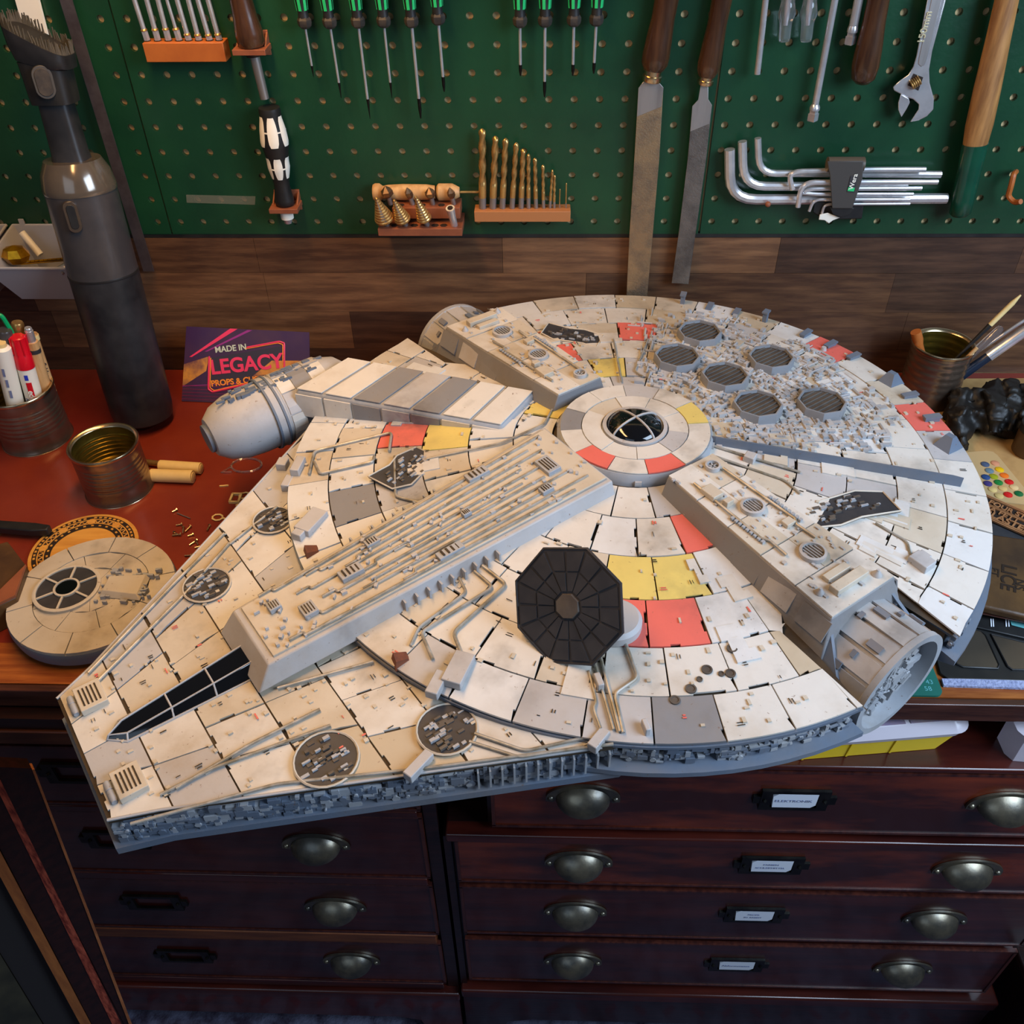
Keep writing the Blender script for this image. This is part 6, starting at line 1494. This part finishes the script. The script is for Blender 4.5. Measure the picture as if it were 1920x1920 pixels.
# tank on a swept pylon at the far shoulder
ta, tb = V((.150,-.292,.118)), V((.314,-.292,.110)); td = (tb-ta).normalized(); TL = (tb-ta).length
tk = sp('side_tank', MB().lathe([(.0,-.004),(.018,-.002),(.030,.010),(.0365,.030),(.0365,TL*.52),(.0382,TL*.53),(.0382,TL*.60),(.0365,TL*.61),(.0365,TL*.70),(.0345,TL*.82),(.029,TL*.92),(.020,TL*.985),(.0,TL)], ta, td, 40), K['hullg'], sharp=35)
for h0, h1, m in ((.031,.048,'hull'),(.049,.068,'hulld'),(.069,.084,'hull')):
    x, y, z = frame(td)
    for k in range(10):
        a0, a1 = 2*math.pi*k/10+.02, 2*math.pi*(k+1)/10-.02; vs = []
        for rr_ in (.0362,.0376):
            for hh in (h0, h1):
                for j in range(4): aa = a0+(a1-a0)*j/3; vs.append(ta+td*hh+x*(rr_*math.cos(aa))+y*(rr_*math.sin(aa)))
        fs = [(8+j,9+j,13+j,12+j) for j in range(3)]+[(0+j,8+j,12+j,4+j) for j in (0,)]+[(j,j+1,9+j,8+j) for j in range(3)]+[(4+j,12+j,13+j,5+j) for j in range(3)]+[(3,7,15,11)]
        part('tank_panel', MB().add(vs, fs), K[m if k % 4 else 'hullg'], tk, local=True, smooth=False)
for h_ in (.0885,.098): part('tank_band', MB().lathe([(.0380,h_),(.0393,h_+.0006),(.0393,h_+.0026),(.0380,h_+.0032)], ta, td, 40, cap=False), K['greeb'], tk, local=True)
part('nose_disc', MB().lathe([(.0155,TL*.988),(.0150,TL+.002),(.0,TL+.003)], ta, td, 24), K['greeb'], tk, local=True)
mb = MB()
for _ in range(60):
    h_ = ru(.03,.15); p = ta+td*h_+V((0,ru(-.010,.010),.0365)); mb.ob(p, (ru(.003,.010),ru(.0015,.004),ru(.001,.004)))
part('tank_top_machinery', mb, K['greeb'], tk, local=True, kind='stuff', smooth=False)
py = [V((.030,-.112,.150)),V((.088,-.088,.146)),V((.225,-.262,.150)),V((.155,-.276,.155))]
sp('swept_pylon', MB().prism([V((p.x,p.y,.118)) for p in py], py), K['gree'], bevel=.004)
for k in range(7):
    t0, t1 = k/7+.006, (k+1)/7-.006; q = [py[0].lerp(py[3],t0), py[1].lerp(py[2],t0), py[1].lerp(py[2],t1), py[0].lerp(py[3],t1)]
    cen = (q[0]+q[2])/2; q = [cen+(p-cen)*.955 for p in q]
    sp('pylon_panel', MB().prism([p+V((0,0,.0002)) for p in q], [p+V((0,0,.0016)) for p in q]), K[('hull','hull','hulld','hullg','hulld','hull','hull')[k]], bevel=.0003)
    qs = [py[1].lerp(py[2],t0), py[1].lerp(py[2],t1)]; nrm = V((py[2].y-py[1].y, -(py[2].x-py[1].x), 0)).normalized(); nrm = nrm if nrm.dot(V((.2,.1,0))) > 0 else -nrm
    q = [qs[0]+V((0,0,-.004)), qs[1]+V((0,0,-.004)), qs[1]+V((0,0,-.030)), qs[0]+V((0,0,-.030))]
    sp('pylon_side_panel', MB().prism([p+nrm*.0001 for p in q], [p+nrm*.0015 for p in q]), K[('hull','hull2','hulld','hullg','hulld','hull','hull')[k]], smooth=False)
# ================================================================== spare hull disc at the left
zc = .024; c = az(172,1108,zc)
t = thing('spare_hull_disc', 'round cream panelled spare hull disc with ringed porthole lying left of the nose', 'model part', (c.x,c.y,.0046))
part('disc_body', MB().lathe([(.070,.0050),(.0785,.0058),(.0800,.016),(.0790,.0200),(.060,.0212),(.0,.0250)], (c.x,c.y,0), (0,0,1), 72), K['greeb'], t, sharp=30)
def dz_(r_): return .0212+.0045*(1-r_/.079)*1.25
pc = az(126,1104,.027); pcx, pcy = pc.x-c.x, pc.y-c.y
k_ = 0
for i, (r0, r1, ns) in enumerate(((.006,.030,5),(.0306,.054,8),(.0546,.0785,10))):
    for k in range(ns):
        a0 = 2*math.pi*k/ns+i*.5; a1 = a0+2*math.pi/ns; pts_ = []
        for j in range(5): aa = a0+.008+(a1-a0-.016)*j/4; pts_.append((r0,aa))
        nt2 = [0,random.choice((0,1)),random.choice((0,1)),0,random.choice((0,1)),0]
        for j in range(6):
            aa = a1-.008-(a1-a0-.016)*j/5; pts_.append((r1-.0014*nt2[j]*(i < 2),aa))
        q = [(c.x+r_*math.cos(a_), c.y+r_*math.sin(a_), dz_(r_)+.0008+.0005*((k*3+i)%3)) for r_, a_ in pts_]; n = len(q)
        part('disc_panel', MB().add(q+[(p[0],p[1],p[2]-.003) for p in q], [tuple(range(n))]+[(a,n+a,n+(a+1)%n,(a+1)%n) for a in range(n)]), K['hull2'], t, smooth=False)
P_ = V((pc.x,pc.y,.0275))
part('porthole_ring', MB().lathe([(.0315,-.004),(.0320,.0012),(.0300,.0020),(.0285,.0016),(.0285,-.002)], P_, (0,0,1), 40, cap=False), K['hull2'], t)
part('porthole_floor', MB().lathe([(.0288,-.001),(.0288,.0002)], P_, (0,0,1), 40), K['char'], t)
part('porthole_hub', MB().lathe([(.0125,.0003),(.0125,.0022),(.0105,.0026),(.0103,.0010),(.0,.0010)], P_, (0,0,1), 24, cap=False), K['hull2'], t)
part('hub_glass', MB().lathe([(.0102,.0011),(.0102,.0016)], P_, (0,0,1), 24), K['glassd'], t)
for k in range(6):
    an = k*math.pi/3+.6; part('porthole_bar', MB().ob(P_+V((math.cos(an)*.0205,math.sin(an)*.0205,.0014)), (.0155,.0020,.0014), (0,0,an)), K['hull2'], t, smooth=False)
e_ = az(232,1100,.027); 
part('raised_housing', MB().prism([V((e_.x-.020,e_.y-.014,.0262)),V((e_.x+.022,e_.y-.018,.0262)),V((e_.x+.022,e_.y+.018,.0262)),V((e_.x-.020,e_.y+.012,.0262))],[V((e_.x-.016,e_.y-.010,.0325)),V((e_.x+.018,e_.y-.013,.0310)),V((e_.x+.018,e_.y+.013,.0310)),V((e_.x-.016,e_.y+.009,.0325))]), K['hull2'], t, bevel=.0006)
mb = MB()
for _ in range(70): mb.ob((e_.x+ru(-.02,.03), e_.y+ru(-.024,.024), .0275), (ru(.002,.007),ru(.001,.003),ru(.002,.006)), (0,0,ru(-.2,.2)))
part('housing_machinery', mb, K['gree'], t, kind='stuff', smooth=False)
# painted dashes and tiny clips on the plates
def marks(m, n, f, name, w0, w1, h0, h1, zo):
    mb = MB()
    for _ in range(n):
        if rnd() < f:
            a_ = ru(0,2*math.pi); r_ = math.sqrt(ru(.09**2,.318**2)); x_, y_ = r_*math.cos(a_), r_*math.sin(a_)
            if innotch(x_,y_,.006) or (abs(x_) < .045 and abs(y_) > .07) or (x_ > .05 and abs(y_) < .055): continue
            z_ = hz(x_,y_)
        else:
            x_ = ru(.27,.52); f_ = ru(-.9,.9); x_, y_ = nose(x_,f_); z_ = nz_(x_,0); a_ = 0
            if x_ < .41 and abs(y_) < .055 or math.hypot(x_,y_) < .33: continue
        k_ = random.choice((0,math.pi/2)); w_, h_ = ru(w0,w1), ru(h0,h1)
        mb.ob((x_,y_,z_+zo), (w_,h_,.0005), (0,0,a_+k_))
        if rnd() < .5: mb.ob((x_+.0022*math.cos(a_+k_+math.pi/2),y_+.0022*math.sin(a_+k_+math.pi/2),z_+zo), (w_*ru(.6,1),h_,.0005), (0,0,a_+k_))
    sp(name, mb, m, kind='stuff', smooth=False)
marks(K['joint'], 190, .75, 'painted_dark_dashes', .002, .006, .0004, .0007, .0017)
marks(K['hullr'], 60, .75, 'painted_red_dashes', .002, .006, .0005, .0014, .0017)
# second layer of thin raised plates with stepped edges
for _ in range(90):
    a_ = ru(0,2*math.pi); r0 = ru(.12,.26); dr_, da = ru(.020,.045), ru(.06,.16)
    q = [(r0,a_),(r0+dr_*.4,a_),(r0+dr_*.4,a_+.02),(r0+dr_,a_+.02),(r0+dr_,a_+da),(r0+dr_*.7,a_+da),(r0+dr_*.7,a_+da-.02),(r0,a_+da-.02)][::-1]
    q = [(r_*math.cos(b_), r_*math.sin(b_)) for r_, b_ in q]
    if min(math.hypot(x-p_.x,y-p_.y) for x, y in q for p_, c_ in cl_) < .022 or min(math.hypot(x-.0,y-.275) for x, y in q) < .07: continue
    if any(innotch(x,y,.01) or (abs(x) < .048) or (x > .04 and abs(y) < .06) or math.hypot(x,y) > .315 for x, y in q): continue
    plate(q[::-1], .0024, K[random.choice(('hull','hull3','hull2'))], name='overlay_panel')
